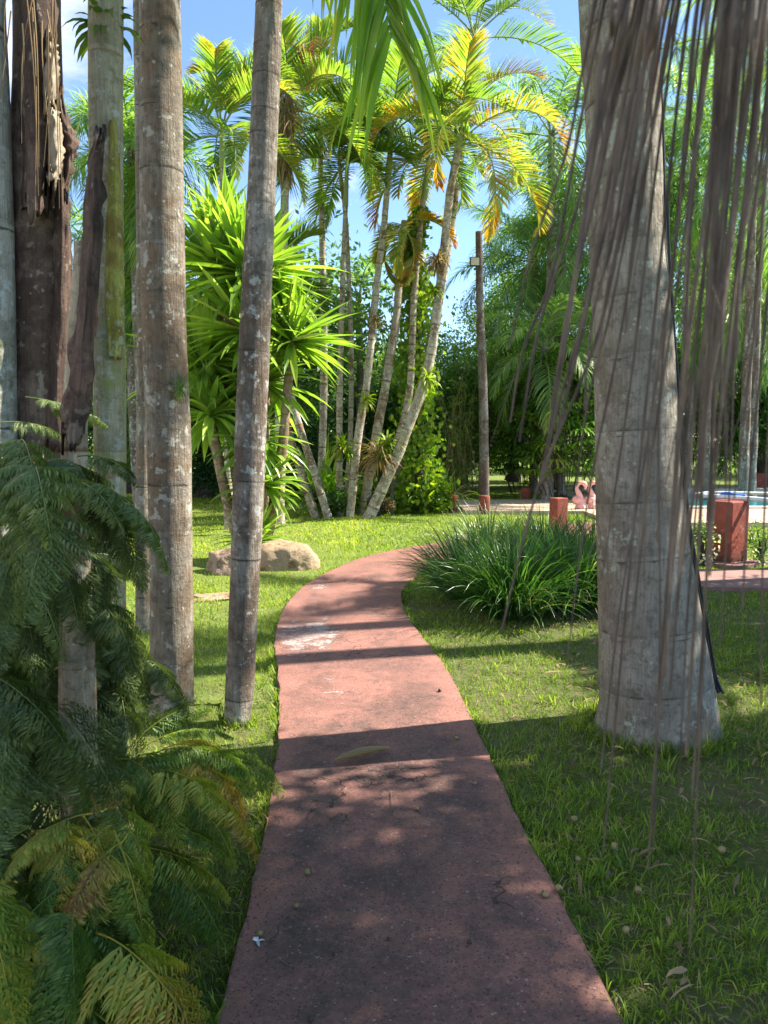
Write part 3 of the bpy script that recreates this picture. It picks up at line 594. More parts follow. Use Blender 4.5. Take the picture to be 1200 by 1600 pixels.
c = at(283, 606, 4.22); t = thing('air_plant', 'small spiky air plant on the side of the lichen-spotted trunk', 'air plant', c); m = MB(); rosette(m, c, 46, .10, .003, 2, g=.3, fold=False, emin=-1.2); part(m, 'foliage', leaf_rhapis, t)
# cable down the big trunk
pts = [at(x, y, Y) for x, y, Y in [(1022, -20, 4.14), (1026, 80, 4.12), (1033, 160, 4.12), (1037, 300, 4.12), (1040, 400, 4.12), (1048, 520, 4.12), (1056, 620, 4.12), (1062, 700, 4.1), (1070, 800, 4.1), (1086, 900, 4.1), (1100, 980, 4.1), (1112, 1050, 4.1), (1124, 1082, 4.05)]]
m = MB(); m.tube(spline(pts, 90), .0125, 10); m.tube(spline([p+[.012, -.02, 0] for p in pts[3:]], 60), .007, 8)
c = pts[-1]; t = m.build('cable', cable_m, origin=(c[0], c[1], 0)); tag(t, 'black cable running down the right side of the thick grey trunk', 'cable')

# ------------------------------------------------------------------ hanging dry strands near the lens
st_root = thing('palm_inflorescence', 'dried brown palm inflorescence hanging in long strands in front of the right side', 'dry palm strands', at(1120, -260, .85))
rng = np.random.default_rng(77)
node = at(1090, -420, .82)
spec = [ # (x at top y=0, mid x, mid y, end x, end y, depth, px thickness)
 (930,884,240,796,545,.75,7),(945,862,430,800,660,.8,7),(972,900,330,812,690,.85,8),(990,905,400,845,755,.72,11),(1000,930,300,862,640,.72,12),(1006,915,480,838,760,.8,9),
 (1014,930,420,868,700,.7,11),(1022,935,520,790,985,.78,8),(1030,960,360,905,640,.68,11),(1036,955,480,900,760,.82,8),(1044,980,330,935,590,.66,12),(1052,970,520,885,1040,.8,8),
 (985,925,250,880,560,.62,13),(975,930,200,905,420,.62,11),(1015,965,230,940,470,.6,12),(1038,990,220,960,430,.62,11),(1058,1000,300,975,520,.66,9),
 (1062,990,560,948,900,.8,8),(1078,1010,620,946,1330,.8,9),(1092,1010,700,942,1200,.8,7),(1090,1050,420,1000,900,.66,9),(1110,1065,400,985,1010,.72,9),(1120,1070,520,1012,1360,.76,10),
 (1132,1080,500,1040,1060,.6,13),(1140,1085,560,1030,1130,.72,12),(1128,1095,380,1060,700,.58,14),(1150,1105,480,1065,900,.58,15),(1160,1110,520,1075,1180,.62,14),(1168,1095,700,1050,1080,.66,13),
 (1174,1118,560,1078,1480,.72,9),(1182,1120,600,1085,1250,.68,10),(1190,1130,480,1100,760,.58,14),(1198,1140,520,1104,900,.6,13),(1204,1150,500,1120,1010,.72,8),(1210,1165,420,1130,760,.62,12),
 (1222,1180,500,1150,780,.6,10),(1240,1190,560,1168,950,.66,9),(1180,1150,300,1120,640,.56,13),(1200,1172,280,1150,560,.56,12),(1106,1085,260,1060,520,.56,10),(1030,1004,160,985,300,.55,9),
 (960,940,120,915,260,.6,9),(1255,1205,600,1185,1100,.7,8),(1146,1100,650,1060,1240,.78,8),(1100,1030,640,1020,1330,.76,8),(1142,1112,400,1090,760,.6,12),(1154,1120,360,1108,700,.6,11)]
spec += [(a+rng.normal(0, 22), b+rng.normal(0, 24), c, d+rng.normal(0, 26), e_*rng.uniform(.7, 1.08), f_+rng.uniform(-.02, .2), rng.uniform(3, 5)) for (a, b, c, d, e_, f_, g_) in spec[::2] if e_ < 1250]
for (x0, xm, ym, xe, ye, Y, th) in spec:
    th *= (1.75 if xm < 945 else 1.25) if th >= 7 else 1.1
    o0 = at(x0, 0, Y); up = at(x0+(x0-xm)*.15+30, -180, (Y+.82)/2)
    wob = rng.normal(0, 4, 3)
    pts = spline([node+rng.normal(0, .008, 3), up, o0, at((x0+xm)/2+wob[0], ym/2, Y+.01), at(xm, ym, Y), at((xm*.42+xe*.58)+wob[1], (ym+ye)/2, Y), at(xe+wob[2], ye, Y+rng.normal(0, .01))], 54)
    r = th/2/F*Y*.60; m = MB(); s = np.linspace(0, 1, 54)
    rr = r*(1-.62*s**1.5)*(1+.10*np.sin(s*60+x0)+.06*np.sin(s*141+ye)); m.tube(pts, rr, 6, .5); part(m, 'strand', strand_m, st_root)
ped = spline([node+[.02, 0, -.03], node+[.02, 0, .12], node+[.25, -.15, .55], [1.35, -.15, 3.0], [1.72, -.3, 2.85]], 30)
m = MB(); m.tube(ped, np.linspace(.012, .02, 30), 8); part(m, 'stalk', strand_m, st_root)
# the palm it hangs from stands just outside the right edge of the picture
t = thing('palm_tree', 'stout palm bearing the dried strands, just past the right edge', 'palm tree', (1.85, -.35, 0), 'tall palms beside the path')
m = MB(); trunk_mesh(m, [(1.85, -.35, -.05), (1.84, -.35, 1), (1.8, -.33, 2.2), (1.78, -.3, 3.0)], [.22, .17, .15, .14], .25, .02, 18, .04, 60); part(m, 'trunk', bark_grey, t)
crown(t, np.array([1.78, -.3, 3.15]), 11, 2.0, .5, .014, leaf_queen, nl=34, emax=1.4, emin=.5, bend=1.2, seed=61)

# ------------------------------------------------------------------ ferns
def fern_template(seed, n1=13, n2=10, L=1.0, wid=.36):
    """finely divided triangular frond lying flat (u along, v across): leaflet origins, axes, half widths and the pinna each belongs to"""
    rng = np.random.default_rng(seed); P, A, Wd, I = [], [], [], []
    for i in range(n1):
        t = .08+.90*(i/(n1-1))**.9; pl_ = wid*(1-t)**.75*L*rng.uniform(.85, 1.1)+.02
        for s in (-1, 1):
            ang = math.radians(58-26*t)+rng.normal(0, .07); dx, dy = math.cos(ang), math.sin(ang)*s
            m2 = max(3, int(n2*(pl_/wid)**.6)+1)
            for j in range(m2):
                q = .05+.95*(j/m2); l2 = pl_*.34*(1-q)**.8+.014
                bx, by = t*L+dx*pl_*q, dy*pl_*q
                for s2 in (-1, 1):
                    a2 = math.atan2(dy, dx)+s2*math.radians(34)+rng.normal(0, .06); ex, ey = math.cos(a2), math.sin(a2)
                    for k in range(3 if l2 > .045 else (2 if l2 > .028 else 1)):
                        f = k*.34; sg = s2*(1 if k % 2 == 0 else -1); aa = a2+(0 if k == 0 else sg*.5)
                        P.append((bx+ex*l2*f, by+ey*l2*f)); A.append((math.cos(aa)*l2*(1-f*.6), math.sin(aa)*l2*(1-f*.6))); Wd.append(.0035+.055*l2); I.append(i*2+(s > 0))
    return np.array(P), np.array(A), np.array(Wd), np.array(I)
FT = [fern_template(k) for k in range(4)]
def fern_frond(root, base, az, e0, L, bend, mat, var, seed, roll=0, width=1.0, curl=.25, vs=.12, name='frond', stem=.25):
    rng = np.random.default_rng(seed); L = L*rng.choice([.6, .8, 1, 1, 1.1]); var = float(np.clip(rng.choice([var, var-.2, var-.1, var+.1, .95 if mat is leaf_fern and rng.random() < .4 else var]), .05, 1))
    P, A, Wd, I = FT[seed % 4]
    K = 24; s = np.linspace(0, 1, K+1); LT = L*(1+stem); e = e0-bend*s**1.15; a = az+rng.normal(0, .25)*s
    T = np.stack([np.cos(a)*np.cos(e), np.sin(a)*np.cos(e), np.sin(e)], 1)
    C_ = np.array(base)+np.vstack([[0, 0, 0], np.cumsum((T[:-1]+T[1:])/2*(LT/K), 0)])
    S = nrm(np.cross(T, [0, 0, 1.])+[1e-6, 0, 0]); U = np.cross(S, T); cr_, sr = math.cos(roll), math.sin(roll)
    S, U = S*cr_+U*sr, U*cr_-S*sr
    def mp3(u, v, h=0):
        t = np.clip((u+stem)/(1+stem), 0, 1); i3 = lambda M: np.stack([np.interp(t, s, M[:, k]) for k in range(3)], -1)
        S_, U_ = nrm(i3(S)), nrm(i3(U))
        v = v*width
        return i3(C_)+S_*(v*L)[..., None]+U_*((h-curl*np.abs(v)**1.5*1.6)*L)[..., None]
    kp = (rng.random(40) > .05)[I] & (rng.random(len(P)) > .06); P, A, Wd, I = P[kp], A[kp]*rng.uniform(.8, 1.25, (kp.sum(), 1)), Wd[kp]*.85, I[kp]
    K2 = 3; ff = np.linspace(0, 1, K2+1)
    rip = rng.normal(0, .010, len(P)); lift = rng.normal(0, .10, 40)[I]*np.abs(P[:, 1])*2
    cu = P[:, None, 0]+A[:, None, 0]*ff; cv = P[:, None, 1]+A[:, None, 1]*ff
    hh = lift[:, None]+rip[:, None]*ff - .05*ff**2-(.5*np.abs(cv)**1.7)
    nn = np.stack([-A[:, 1], A[:, 0]], 1); nn /= np.linalg.norm(nn, axis=1)[:, None]
    wp = np.array([.35, 1, .75, .04])[None]*Wd[:, None]
    c = mp3(cu, cv, hh); e_ = mp3(cu+nn[:, None, 0]*wp, cv+nn[:, None, 1]*wp, hh+.004); W = e_-c
    m = MB(); m.ribbons(c, W, np.clip(var+rng.normal(0, vs, len(P))+.25*(P[:, 0]-.5)*rng.uniform(0, 1), 0, 1))
    tt = np.linspace(-stem, .98, 20); m.tube(mp3(tt, np.zeros(20), -.004), np.linspace(.0028, .0007, 20)*max(1, L*1.8), 4, min(1, var+.35), cap=False)
    for i in range(0):
        t = .10+.88*(i/14)**.92; pl_ = .42*(1-t)**.85*.9
        for sg in (-1, 1):
            q = np.linspace(0, 1, 5); an = math.radians(62-30*t)
            m.tube(mp3(t+math.cos(an)*pl_*q, sg*math.sin(an)*pl_*q), np.linspace(.0013, .0004, 5)*max(1, L*1.8), 3, min(1, var+.2), cap=False)
    return part(m, name, mat, root)
def fern(label, spots, mat, seed, base, cat='fern', vary=.15, group='feathery ferns in the left foreground'):
    t = thing('fern', label, cat, base, group); rng = np.random.default_rng(seed)
    for k, (px, py, Y, az, e0, L, bd, va) in enumerate(spots):
        fern_frond(t, at(px, py, Y), math.radians(az), e0, L, bd, mat, va+rng.normal(0, vary*.4), seed*17+k, roll=rng.normal(0, .3), width=rng.uniform(.8, 1.1))
    return t
def cloud_spots(seed, n, xr, yr, Yr, azr, er, Lr, br_, vr):
    r = np.random.default_rng(seed); u = lambda a: r.uniform(*a)
    return [(u(xr), u(yr), u(Yr), u(azr), u(er), u(Lr), u(br_), u(vr)) for _ in range(n)]
# azimuth 270 = towards the camera, 0 = right, 180 = left
fern('dark drooping fern curtain high on the left, in front of the brown trunk', 
     [(30, 690, 2.5, 300, .2, .40, 1.6, .35), (75, 720, 2.5, 320, .2, .38, 1.6, .4), (-10, 740, 2.2, 300, .3, .38, 1.5, .5), (60, 740, 2.2, 290, .35, .36, 1.6, .6), (90, 750, 2.3, 320, .2, .36, 1.5, .55),
      (120, 770, 2.4, 330, .0, .30, 1.4, .45), (0, 660, 2.9, 345, .1, .40, .7, .2), (40, 620, 3.0, 350, -.1, .36, .5, .1), (120, 800, 2.4, 330, .0, .32, 1.4, .45), (80, 790, 2.2, 300, .1, .38, 1.5, .45)]
     + cloud_spots(1, 42, (-40, 155), (700, 900), (2.3, 2.95), (235, 345), (-.4, .3), (.30, .42), (1.0, 1.6), (.1, .7)), leaf_fern_dark, 1, at(60, 700, 2.7))
fern('blue green fern spray low on the left edge, beside the cream ringed stem',
     cloud_spots(2, 32, (-60, 50), (1000, 1290), (1.95, 2.5), (235, 370), (-.2, .6), (.34, .46), (1.0, 1.7), (.05, .5)), leaf_fern_dark, 2, at(30, 1250, 2.4))
fern('deep green fern mass hanging between the upper and lower left ferns',
     cloud_spots(3, 62, (-30, 195), (820, 1060), (2.7, 3.25), (235, 350), (-.4, .4), (.34, .46), (1.1, 1.7), (.0, .3)), leaf_fern_dark, 3, at(60, 980, 2.9))
fern('fern with yellow green tips sprawling over the bottom left corner',
     cloud_spots(4, 52, (-60, 160), (1270, 1590), (1.65, 2.1), (225, 325), (-.1, .8), (.28, .42), (1.0, 1.8), (.25, .85)), leaf_fern, 4, (-.95, 1.9, 0))
fern('sunlit pale green fern drooping just right of the cream ringed stem',
     [(170, 1190, 2.6, 320, .5, .46, 1.7, .55), (200, 1200, 2.5, 335, .3, .44, 1.5, .7), (150, 1180, 2.7, 310, .3, .4, 1.7, .4), (225, 1230, 2.6, 340, .2, .40, 1.5, .5)]
     + cloud_spots(5, 14, (140, 225), (1200, 1330), (2.2, 2.8), (250, 380), (-.2, .6), (.3, .42), (1.0, 1.7), (.2, .8)), leaf_fern, 5, at(190, 1330, 2.6))
fern('rusty and green fern spilling from the foreground clump towards the path',
     cloud_spots(6, 52, (100, 215), (1260, 1560), (1.95, 2.4), (225, 320), (-.3, .5), (.24, .34), (1.0, 1.8), (.2, .95)), leaf_fern, 6, (-.78, 2.25, 0))
fern('bright green fern reaching right across the lawn to the path edge',
     [(215, 1190, 3.0, 350, .6, .46, 1.4, .35), (240, 1180, 3.1, 335, .7, .44, 1.5, .3), (220, 1170, 3.2, 10, .6, .42, 1.2, .35), (260, 1190, 3.0, 320, .5, .40, 1.5, .35), (230, 1200, 2.9, 300, .4, .42, 1.6, .3), (262, 1195, 3.2, 355, .4, .42, 1.2, .25), (200, 1170, 3.3, 30, .8, .4, 1.2, .3), (235, 1210, 3.0, 5, .25, .46, 1.0, .3)],
     leaf_fern, 7, at(240, 1250, 3.1))

# ------------------------------------------------------------------ rocks
def rock(name, label, c, size, seed, mat, rz=0, flat=.75, rough=.13):
    import bmesh
    bm = bmesh.new(); bmesh.ops.create_icosphere(bm, subdivisions=5, radius=1)
    for v in bm.verts:
        p = v.co.copy(); k = max(abs(p.x), abs(p.y), abs(p.z)); p = p.lerp(p/k, .22)
        q = p + Vector((seed, seed*2, 0)); f = 1+rough*1.6*noise.noise(q*.9)-rough*1.1*abs(noise.noise(q*1.7))+rough*.45*noise.noise(q*4)+rough*.22*noise.noise(q*10)
        # facets
        p = p*f; v.co = Vector((p.x*size[0]/2, p.y*size[1]/2, p.z*size[2]/2+size[2]*(flat-.5)))
    me = bpy.data.meshes.new(name); bm.to_mesh(me); bm.free()
    for p in me.polygons: p.use_smooth = True
    me.materials.append(mat); o = bpy.data.objects.new(name, me); C.objects.link(o); o.location = (c[0], c[1], 0); o.rotation_euler = (0, 0, rz)
    return tag(o, label, 'rock')
g1 = gr(447, 892); rock('boulder', 'big rounded tan boulder on the lawn, right of the slender leaning trunk', (g1[0]-.02, g1[1]+.3, 0), (.88, .74, .74), 3, rock_tan, .1, .50, .13)
g1 = gr(352, 897); rock('boulder', 'smaller brown broken boulder on the lawn, left of the slender leaning trunk', (g1[0], g1[1]+.22, 0), (.56, .60, .60), 8, rock_red, .4, .52, .18)
g1 = gr(335, 932); rock('flat_stone', 'low flat pale stone half sunk in the lawn below the boulders', (g1[0]-.02, g1[1], 0), (.50, .36, .07), 12, rock_tan, .2, .40, .25)

# ------------------------------------------------------------------ yucca
yb = gr(405, 868); YY = 10.4
yt = thing('yucca', 'large bright green yucca with sword leaves in several heads behind the boulders', 'yucca plant', (yb[0], YY, 0))
heads = [((385, 430), 10.4, 150, 1.05, .052), ((455, 535), 10.3, 110, .85, .045), ((315, 570), 10.5, 120, .95, .05), ((335, 420), 10.7, 110, .95, .05), ((415, 425), 10.6, 100, .95, .05), ((385, 520), 10.2, 110, .9, .048),
         ((330, 650), 10.3, 100, .75, .045), ((410, 600), 10.5, 110, .85, .048), ((412, 760), 10.2, 80, .6, .04), ((402, 848), 10.1, 80, .55, .035), ((398, 690), 10.4, 90, .7, .045), ((350, 360), 10.8, 70, .75, .045)]
for k, ((px, py), Y, n_, L, w_) in enumerate(heads):
    c = at(px, py, Y); m = MB(); rosette(m, c, int(n_*1.1), L*1.1, w_*1.05, 100+k, g=.10 if k < 6 else .25, var=.45, vs=.2, K=6, emin=-.75, emax=1.5); part(m, 'leaf_head', leaf_yucca, yt)
    if c[2] > .6:
        b0 = np.array([yb[0]+(px-400)*.0015, YY+.1*math.sin(k), -.05]); m = MB(); trunk_mesh(m, [b0, b0*.5+c*.5+[.05*math.sin(k*2), 0, -.2], c], [.085, .07, .055], .09, .03, 12, .03, 20+k, .04); part(m, 'stem', stem_tan, yt)

# ------------------------------------------------------------------ clumping palms in the middle
def far_palm(label, pts, rad, cr_kw, seed, mat=bark_clump, spacing=.2, shaft=(.7, 1.25), name='palm_tree', group='slender palms of the lawn clump', sides=14, step=.05, top=None):
    P = np.array(pts); P[0, 2] = min(P[0, 2], -.05)
    t = thing(name, label, 'palm tree', (P[0, 0], P[0, 1], 0), group); m = MB()
    rad = rad*.74; trunk_mesh(m, P, np.linspace(rad, rad*.62, len(P)), spacing, .08, sides, step, seed, .16); part(m, 'trunk', mat, t)
    d = nrm(P[-1]-P[-2]); q = P[-1]
    if shaft:
        m = MB(); m.tube([q-d*.03, q+d*shaft[0]*.4, q+d*shaft[0]], [rad*.66*shaft[1], rad*.62, rad*.35], 10, .5); part(m, 'crownshaft', shaft_green, t); q = q+d*shaft[0]*.95
    if cr_kw: crown(t, q, seed=seed, **cr_kw)
    return t
AR = dict(n=7, L=2.3, ll=.62, lw=.021, mat=leaf_areca, nl=66, emax=1.35, emin=.15, bend=1.7, g=.25, vee=.45, var=.4, vsp=.1, tip=.3, kl=3, rr=.02)
CY = 16.6
def cl(*p, Y=CY): return [at(x, y, Y+(q if (q := 0) else 0)) for x, y in p]
far_palm('bare pale palm stem leaning left out of the clump, the outer of two', cl((494, 792), (468, 730), (446, 660), (425, 600), (412, 540), (404, 480), Y=16.3), .125, dict(AR, n=4, L=1.4), 31)
far_palm('bare pale palm stem leaning left out of the clump, the inner of two', cl((514, 792), (492, 740), (466, 660), (452, 600), (446, 540), (444, 470), Y=16.1), .12, dict(AR, n=4, L=1.4), 32)
far_palm('upright grey palm stem with a thin olive crown, left of the clump centre', cl((532, 790), (530, 690), (532, 560), (536, 430), (540, 320)), .105, dict(AR, n=7, L=1.9, var=.3, tip=.15), 33, shaft=(1.1, 1.2))
far_palm('thin palm stem close against the upright grey one', cl((540, 792), (547, 690), (549, 560), (545, 440), (541, 350), (534, 290), Y=16.9), .085, dict(AR, n=6, L=1.6, var=.35), 34)
far_palm('straight ringed palm stem rising from the clump centre to a wide green crown', cl((546, 795), (560, 680), (574, 590), (588, 450), (600, 350), (607, 270), Y=16.3), .125, dict(AR, n=10, L=2.7, ll=.66, emax=1.3, emin=.0, var=.40, tip=.3), 35, shaft=(1.0, 1.2))
far_palm('pale stout palm stem with hanging dead fronds in the clump centre', cl((566, 795), (588, 680), (606, 580), (620, 490), (626, 400), (632, 345), Y=16.8), .15, dict(AR, n=7, L=1.5, ll=.4, emax=.2, emin=-1.2, var=.8, vsp=.2), 36, mat=bark_clump, shaft=None)
far_palm('vine-wrapped palm stem leaning right beside the longest one', cl((584, 795), (618, 700), (640, 610), (646, 480), (655, 370), (662, 310), Y=16.9), .125, dict(AR, n=8, L=2.0, var=.45), 37, shaft=(1.0, 1.2))
far_palm('longest ringed palm stem leaning far right with a yellow orange crown', cl((574, 798), (612, 730), (648, 640), (672, 560), (690, 430), (702, 310), (716, 235), Y=16.0), .165, dict(AR, n=11, L=2.8, ll=.62, var=.70, tip=.45, emin=-.1, bend=2.1), 38, spacing=.16, shaft=(.35, 1.1))
far_palm('tallest palm behind the clump, crown reaching out of the top of the picture', cl((592, 785), (648, 650), (690, 440), (716, 270), (730, 150), Y=17.6), .16, dict(AR, n=10, L=3.4, ll=.7, lw=.022, var=.33, tip=.4, emin=.1, bend=1.3), 39, shaft=(1.5, 1.25))
far_palm('palm behind the slender leaning trunk with orange fruit stalks and a dead skirt', cl((436, 780), (438, 600), (442, 400), (446, 280), (448, 200), Y=15.0), .14, dict(AR, n=10, L=2.1, var=.42, emin=-.2), 40, shaft=(.6, 1.2))
far_palm('yellow green palm seen between the two lawn trunks above the yucca', cl((356, 780), (356, 600), (352, 400), (348, 260), Y=14.0), .11, dict(AR, n=11, L=2.3, ll=.5, var=.45, tip=.3, emin=-.1), 41, shaft=(.8, 1.2))
far_palm('palm crown filling the sky left of the clump, leaves arching both ways', cl((500, 780), (506, 600), (504, 400), (500, 230), Y=18.0), .13, dict(AR, n=10, L=2.5, ll=.55, var=.45, tip=.35, emin=.1), 42, shaft=(1.0, 1.2))
# skirt of dead fronds and orange fruit stalks
sk = thing('dead_frond_skirt', 'shaggy brown dead fronds hanging around the palm behind the leaning trunk', 'dead fronds', at(446, 250, 14.9)); m = MB(); rng = np.random.default_rng(5)
st = np.array([at(446+rng.normal(0, 5), rng.uniform(130, 260), 14.9) for _ in range(240)]); d = nrm(rng.normal(0, .5, (240, 3))-[0, 0, 1.0]); P, D = droop(st, d, rng.uniform(.3, .9, 240), 3, .4)
m.ribbons(P, nrm(np.cross(D, [0, 1., .1]))*(np.array([.6, 1, .7, .1])[None]*rng.uniform(.006, .02, 240)[:, None])[:, :, None], rng.random(240)); part(m, 'dead_fronds', leaf_dead, sk)
fs = thing('fruit_stalks', 'orange branching fruit stalks beside the leaning trunk, high up', 'fruit stalks', at(486, 125, 14.6)); m = MB()
st = np.repeat([at(476, 96, 14.6)], 46, 0); d = nrm(rng.normal(0, .8, (46, 3))+[.5, 0, .1]); P, D = droop(st, d, rng.uniform(.4, .75, 46), 6, .7)
for p in P: m.tube(p, np.linspace(.011, .005, 7), 4, .5, cap=False)
orange_m = flatm('orange_m', (.50, .20, .05), (.42, .22, .08), 6, .6); part(m, 'stalks', orange_m, fs)

# plants at the foot of the clump, vine column, posts
def leafy(label, c, n_, L, w_, mat, seed, name='shrub', cat='shrub', spread=.15, emin=.1, emax=1.5, g=.8, var=.45, vs=.2, group=None, tilt=0):
    t = thing(name, label, cat, (c[0], c[1], 0), group); m = MB(); r = np.random.default_rng(seed)
    for k in range(max(1, n_//14)):
        rosette(m, np.array([c[0]+r.normal(0, spread), c[1]+r.normal(0, spread), c[2]+r.uniform(0, .05)]), 14, L*r.uniform(.7, 1.1), w_, seed*31+k, g=g, var=var, vs=vs, emin=emin, emax=emax, K=5)
    part(m, 'foliage', mat, t); return t
def bushy(label, c, size, n_, leaf, mat, seed, name='shrub', cat='shrub', group=None, flower=None, aspect=.45):
    t = thing(name, label, cat, (c[0], c[1], 0), group); r = np.random.default_rng(seed); m = MB()
    k = max(6, n_//160); cc = sph(r, k)*r.uniform(.3, 1, (k, 1))**.5
    idx = r.integers(0, k, n_); p = cc[idx]*.75+r.normal(0, .18, (n_, 3)); p[:, 2] = np.abs(p[:, 2]+.9)-.9
    p = p*np.array(size)/2*[1, 1, 1]+[0, 0, size[2]*.46]; p[:, 2] = np.abs(p[:, 2])
    X = sph(r, n_)*leaf*r.uniform(.6, 1.2, (n_, 1)); X[:, 2] *= .6; Yv = nrm(np.cross(X, sph(r, n_)))*leaf*aspect
    cv = r.normal(0, .14, k)[idx]
    m.cards(p+np.array([c[0], c[1], 0]), X, Yv, np.clip(.42+cv+r.normal(0, .15, n_), 0, 1)); part(m, 'foliage', mat, t)
    s = MB()
    for q in range(7):
        e = cc[q % k]*np.array(size)*.3+[0, 0, size[2]*.5]; s.tube(spline([(c[0]+r.normal(0, .03), c[1], 0), (c[0]+e[0]*.4, c[1]+e[1]*.4, e[2]*.5), (c[0]+e[0], c[1]+e[1], max(.1, e[2]))], 8), np.linspace(.02, .006, 8)*max(1, size[2]*.7), 5)
    part(s, 'stems', bark_dark, t)
    if flower:
        f = MB(); nf = flower[1]; q = sph(r, nf); q[:, 1] = -np.abs(q[:, 1]); q = q*np.array(size)/2*.95+[c[0], c[1], size[2]*.5]
        X = sph(r, nf)*flower[2]; f.cards(q, X, nrm(np.cross(X, sph(r, nf)))*flower[2], r.random(nf)); part(f, 'blossoms', flower[0], t)
    return t
b0 = gr(515, 806); bushy('low dark brown green shrub at the left foot of the palm clump', b0, (1.3, .9, .72), 2600, .05, leaf_tree, 201)
leafy('bright yellow green strappy plant between the leaning stems of the clump', gr(562, 800), 110, 1.0, .028, leaf_vine, 202, 'strap_plant', 'strap plant', .22, .5)
leafy('tall arching yellow green strap plant right of the palm clump', gr(660, 800), 130, 1.15, .03, leaf_vine, 203, 'strap_plant', 'strap plant', .25, .5)
bushy('small dense yellowish bush beside the right strap plant', gr(684, 802), (.9, .7, .75), 2400, .045, leaf_vine, 204)
bushy('reddish brown litter-filled plant at the foot of the longest leaning stem', gr(592, 806), (.7, .5, .45), 900, .05, leaf_dead, 205, 'dry_plant', 'dry plant')
leafy('broad-leaved green plant behind the two left-leaning stems', at(505, 760, 17.4)*[1, 1, 0]+[0, 0, .1], 90, 1.5, .07, leaf_bright, 206, 'ginger_plant', 'ginger plant', .4, .3)
leafy('yellow bromeliad perched where the two upright stems meet', at(541, 700, 16.2), 44, .35, .025, leaf_vine, 207, 'bromeliad', 'bromeliad', .05)
def perch(label, px, py, Y, n_, L, mat, seed, w_=.02):
    c = at(px, py, Y); t = thing('bromeliad', label, 'bromeliad', c, 'bromeliads on the palm stems'); m = MB(); rosette(m, c, n_, L, w_, seed, g=.7, emin=-1.0, emax=1.3, var=.6); part(m, 'foliage', mat, t)
bpy.data.objects.remove([o for o in C.objects if o.name.startswith('bromeliad')][0].children[0]); bpy.data.objects.remove([o for o in C.objects if o.name.startswith('bromeliad')][0])
perch('yellow bromeliad low on the upright grey stem of the clump', 536, 700, 16.4, 60, .42, leaf_vine, 301, .03)
perch('small lime bromeliad midway up the straight ringed stem', 571, 626, 16.2, 40, .3, leaf_vine, 302)
perch('shaggy straw-coloured bromeliad cluster low between the leaning stems', 592, 715, 16.1, 110, .6, leaf_dead, 303)
perch('golden bromeliad beside the shaggy straw cluster', 606, 695, 16.0, 60, .42, leaf_vine, 304, .025)
perch('dry mossy bromeliad bulging high on the longest leaning stem', 684, 410, 15.9, 120, .34, leaf_dead, 305)
perch('small golden bromeliad below the dry mossy one', 677, 455, 15.9, 50, .26, leaf_vine, 306)
perch('yellow bromeliad at the outer side of the longest leaning stem, over the vine', 668, 592, 15.9, 50, .36, leaf_vine, 307)
perch('brown air plant on the straight ringed stem at skyline height', 586, 500, 16.2, 50, .3, leaf_dead, 308, .01)
# climbing vine
vt = thing('climbing_vine', 'glossy yellow green vine column climbing behind the longest leaning stem', 'climbing vine', (at(655, 780, 17.2)[0], 17.2, 0)); rng = np.random.default_rng(9)
vp = spline([at(650, 790, 17.2), at(657, 700, 17.2), at(650, 600, 17.2), at(652, 500, 17.2), at(646, 400, 17.1), at(656, 330, 17.0)], 60); N = 3900
i = rng.integers(0, 60, N); wv = np.interp(i, [0, 15, 35, 50, 59], [.44, .34, .28, .18, .12])
p = vp[i]+rng.normal(0, 1, (N, 3))*np.array([.5, .42, .25])*wv[:, None]*1.35
p[:, 0] += .22*np.sin(i*.35)*wv
X = sph(rng, N)*[.5, .5, 1]; X[:, 2] = -np.abs(X[:, 2]); X = nrm(X)*rng.uniform(.04, .085, (N, 1)); m = MB(); m.cards(p, X, nrm(np.cross(X, sph(rng, N)*.5+[0, 1, .3]))*.045, np.clip(rng.normal(.42, .2, N), 0, 1)); part(m, 'foliage', leaf_vine, vt)
m = MB(); m.tube(vp, np.linspace(.10, .05, 60), 8, .4)
for k in range(5): m.tube(vp+np.stack([np.sin(np.arange(60)*.3+k)*.12, np.cos(np.arange(60)*.3+k)*.12, np.zeros(60)], 1), .015, 5, .4)
part(m, 'stem', bark_dark, vt)
def post(label, px, py, ytop, wpx, mat, name='wooden_post', cat='post'):
    g = gr(px, py); top = at(px, ytop, g[1]); r = wpx/2/F*g[1]; m = MB(); m.tube([(g[0], g[1], -.05), (g[0]+.01, g[1], top[2]*.5), (top[0], g[1], top[2])], [r, r*.95, r*.9], 8); o = m.build(name, mat, origin=(g[0], g[1], 0)); tag(o, label, cat)
post('short brown wooden stake just right of the palm clump', 611, 803, 752, 7, wood_m)
post('thin dark stake behind the foot of the palm clump', 569, 792, 762, 5, bark_dark)
g = gr(443, 792); t = thing('tree', 'dark bare trunk under the yucca leaves, far across the lawn', 'tree', (g[0], 20.5, 0)); m = MB(); trunk_mesh(m, [at(442, 793, 20.5), at(444, 740, 20.5), at(446, 690, 20.5), at(448, 600, 20.5), at(440, 520, 20.5)], [.22, .18, .17, .16, .1], .3, .02, 12, .06, 71, .1); part(m, 'trunk', bark_dark, t)
m = MB(); r_ = np.random.default_rng(72); N = 9000; p = r_.normal(0, 1, (N, 3))*[1.5, 1.0, .9]+at(440, 500, 21); X = sph(r_, N)*.10; m.cards(p, X, nrm(np.cross(X, sph(r_, N)))*.045, r_.beta(2, 3, N)); part(m, 'crown', leaf_tree, t)

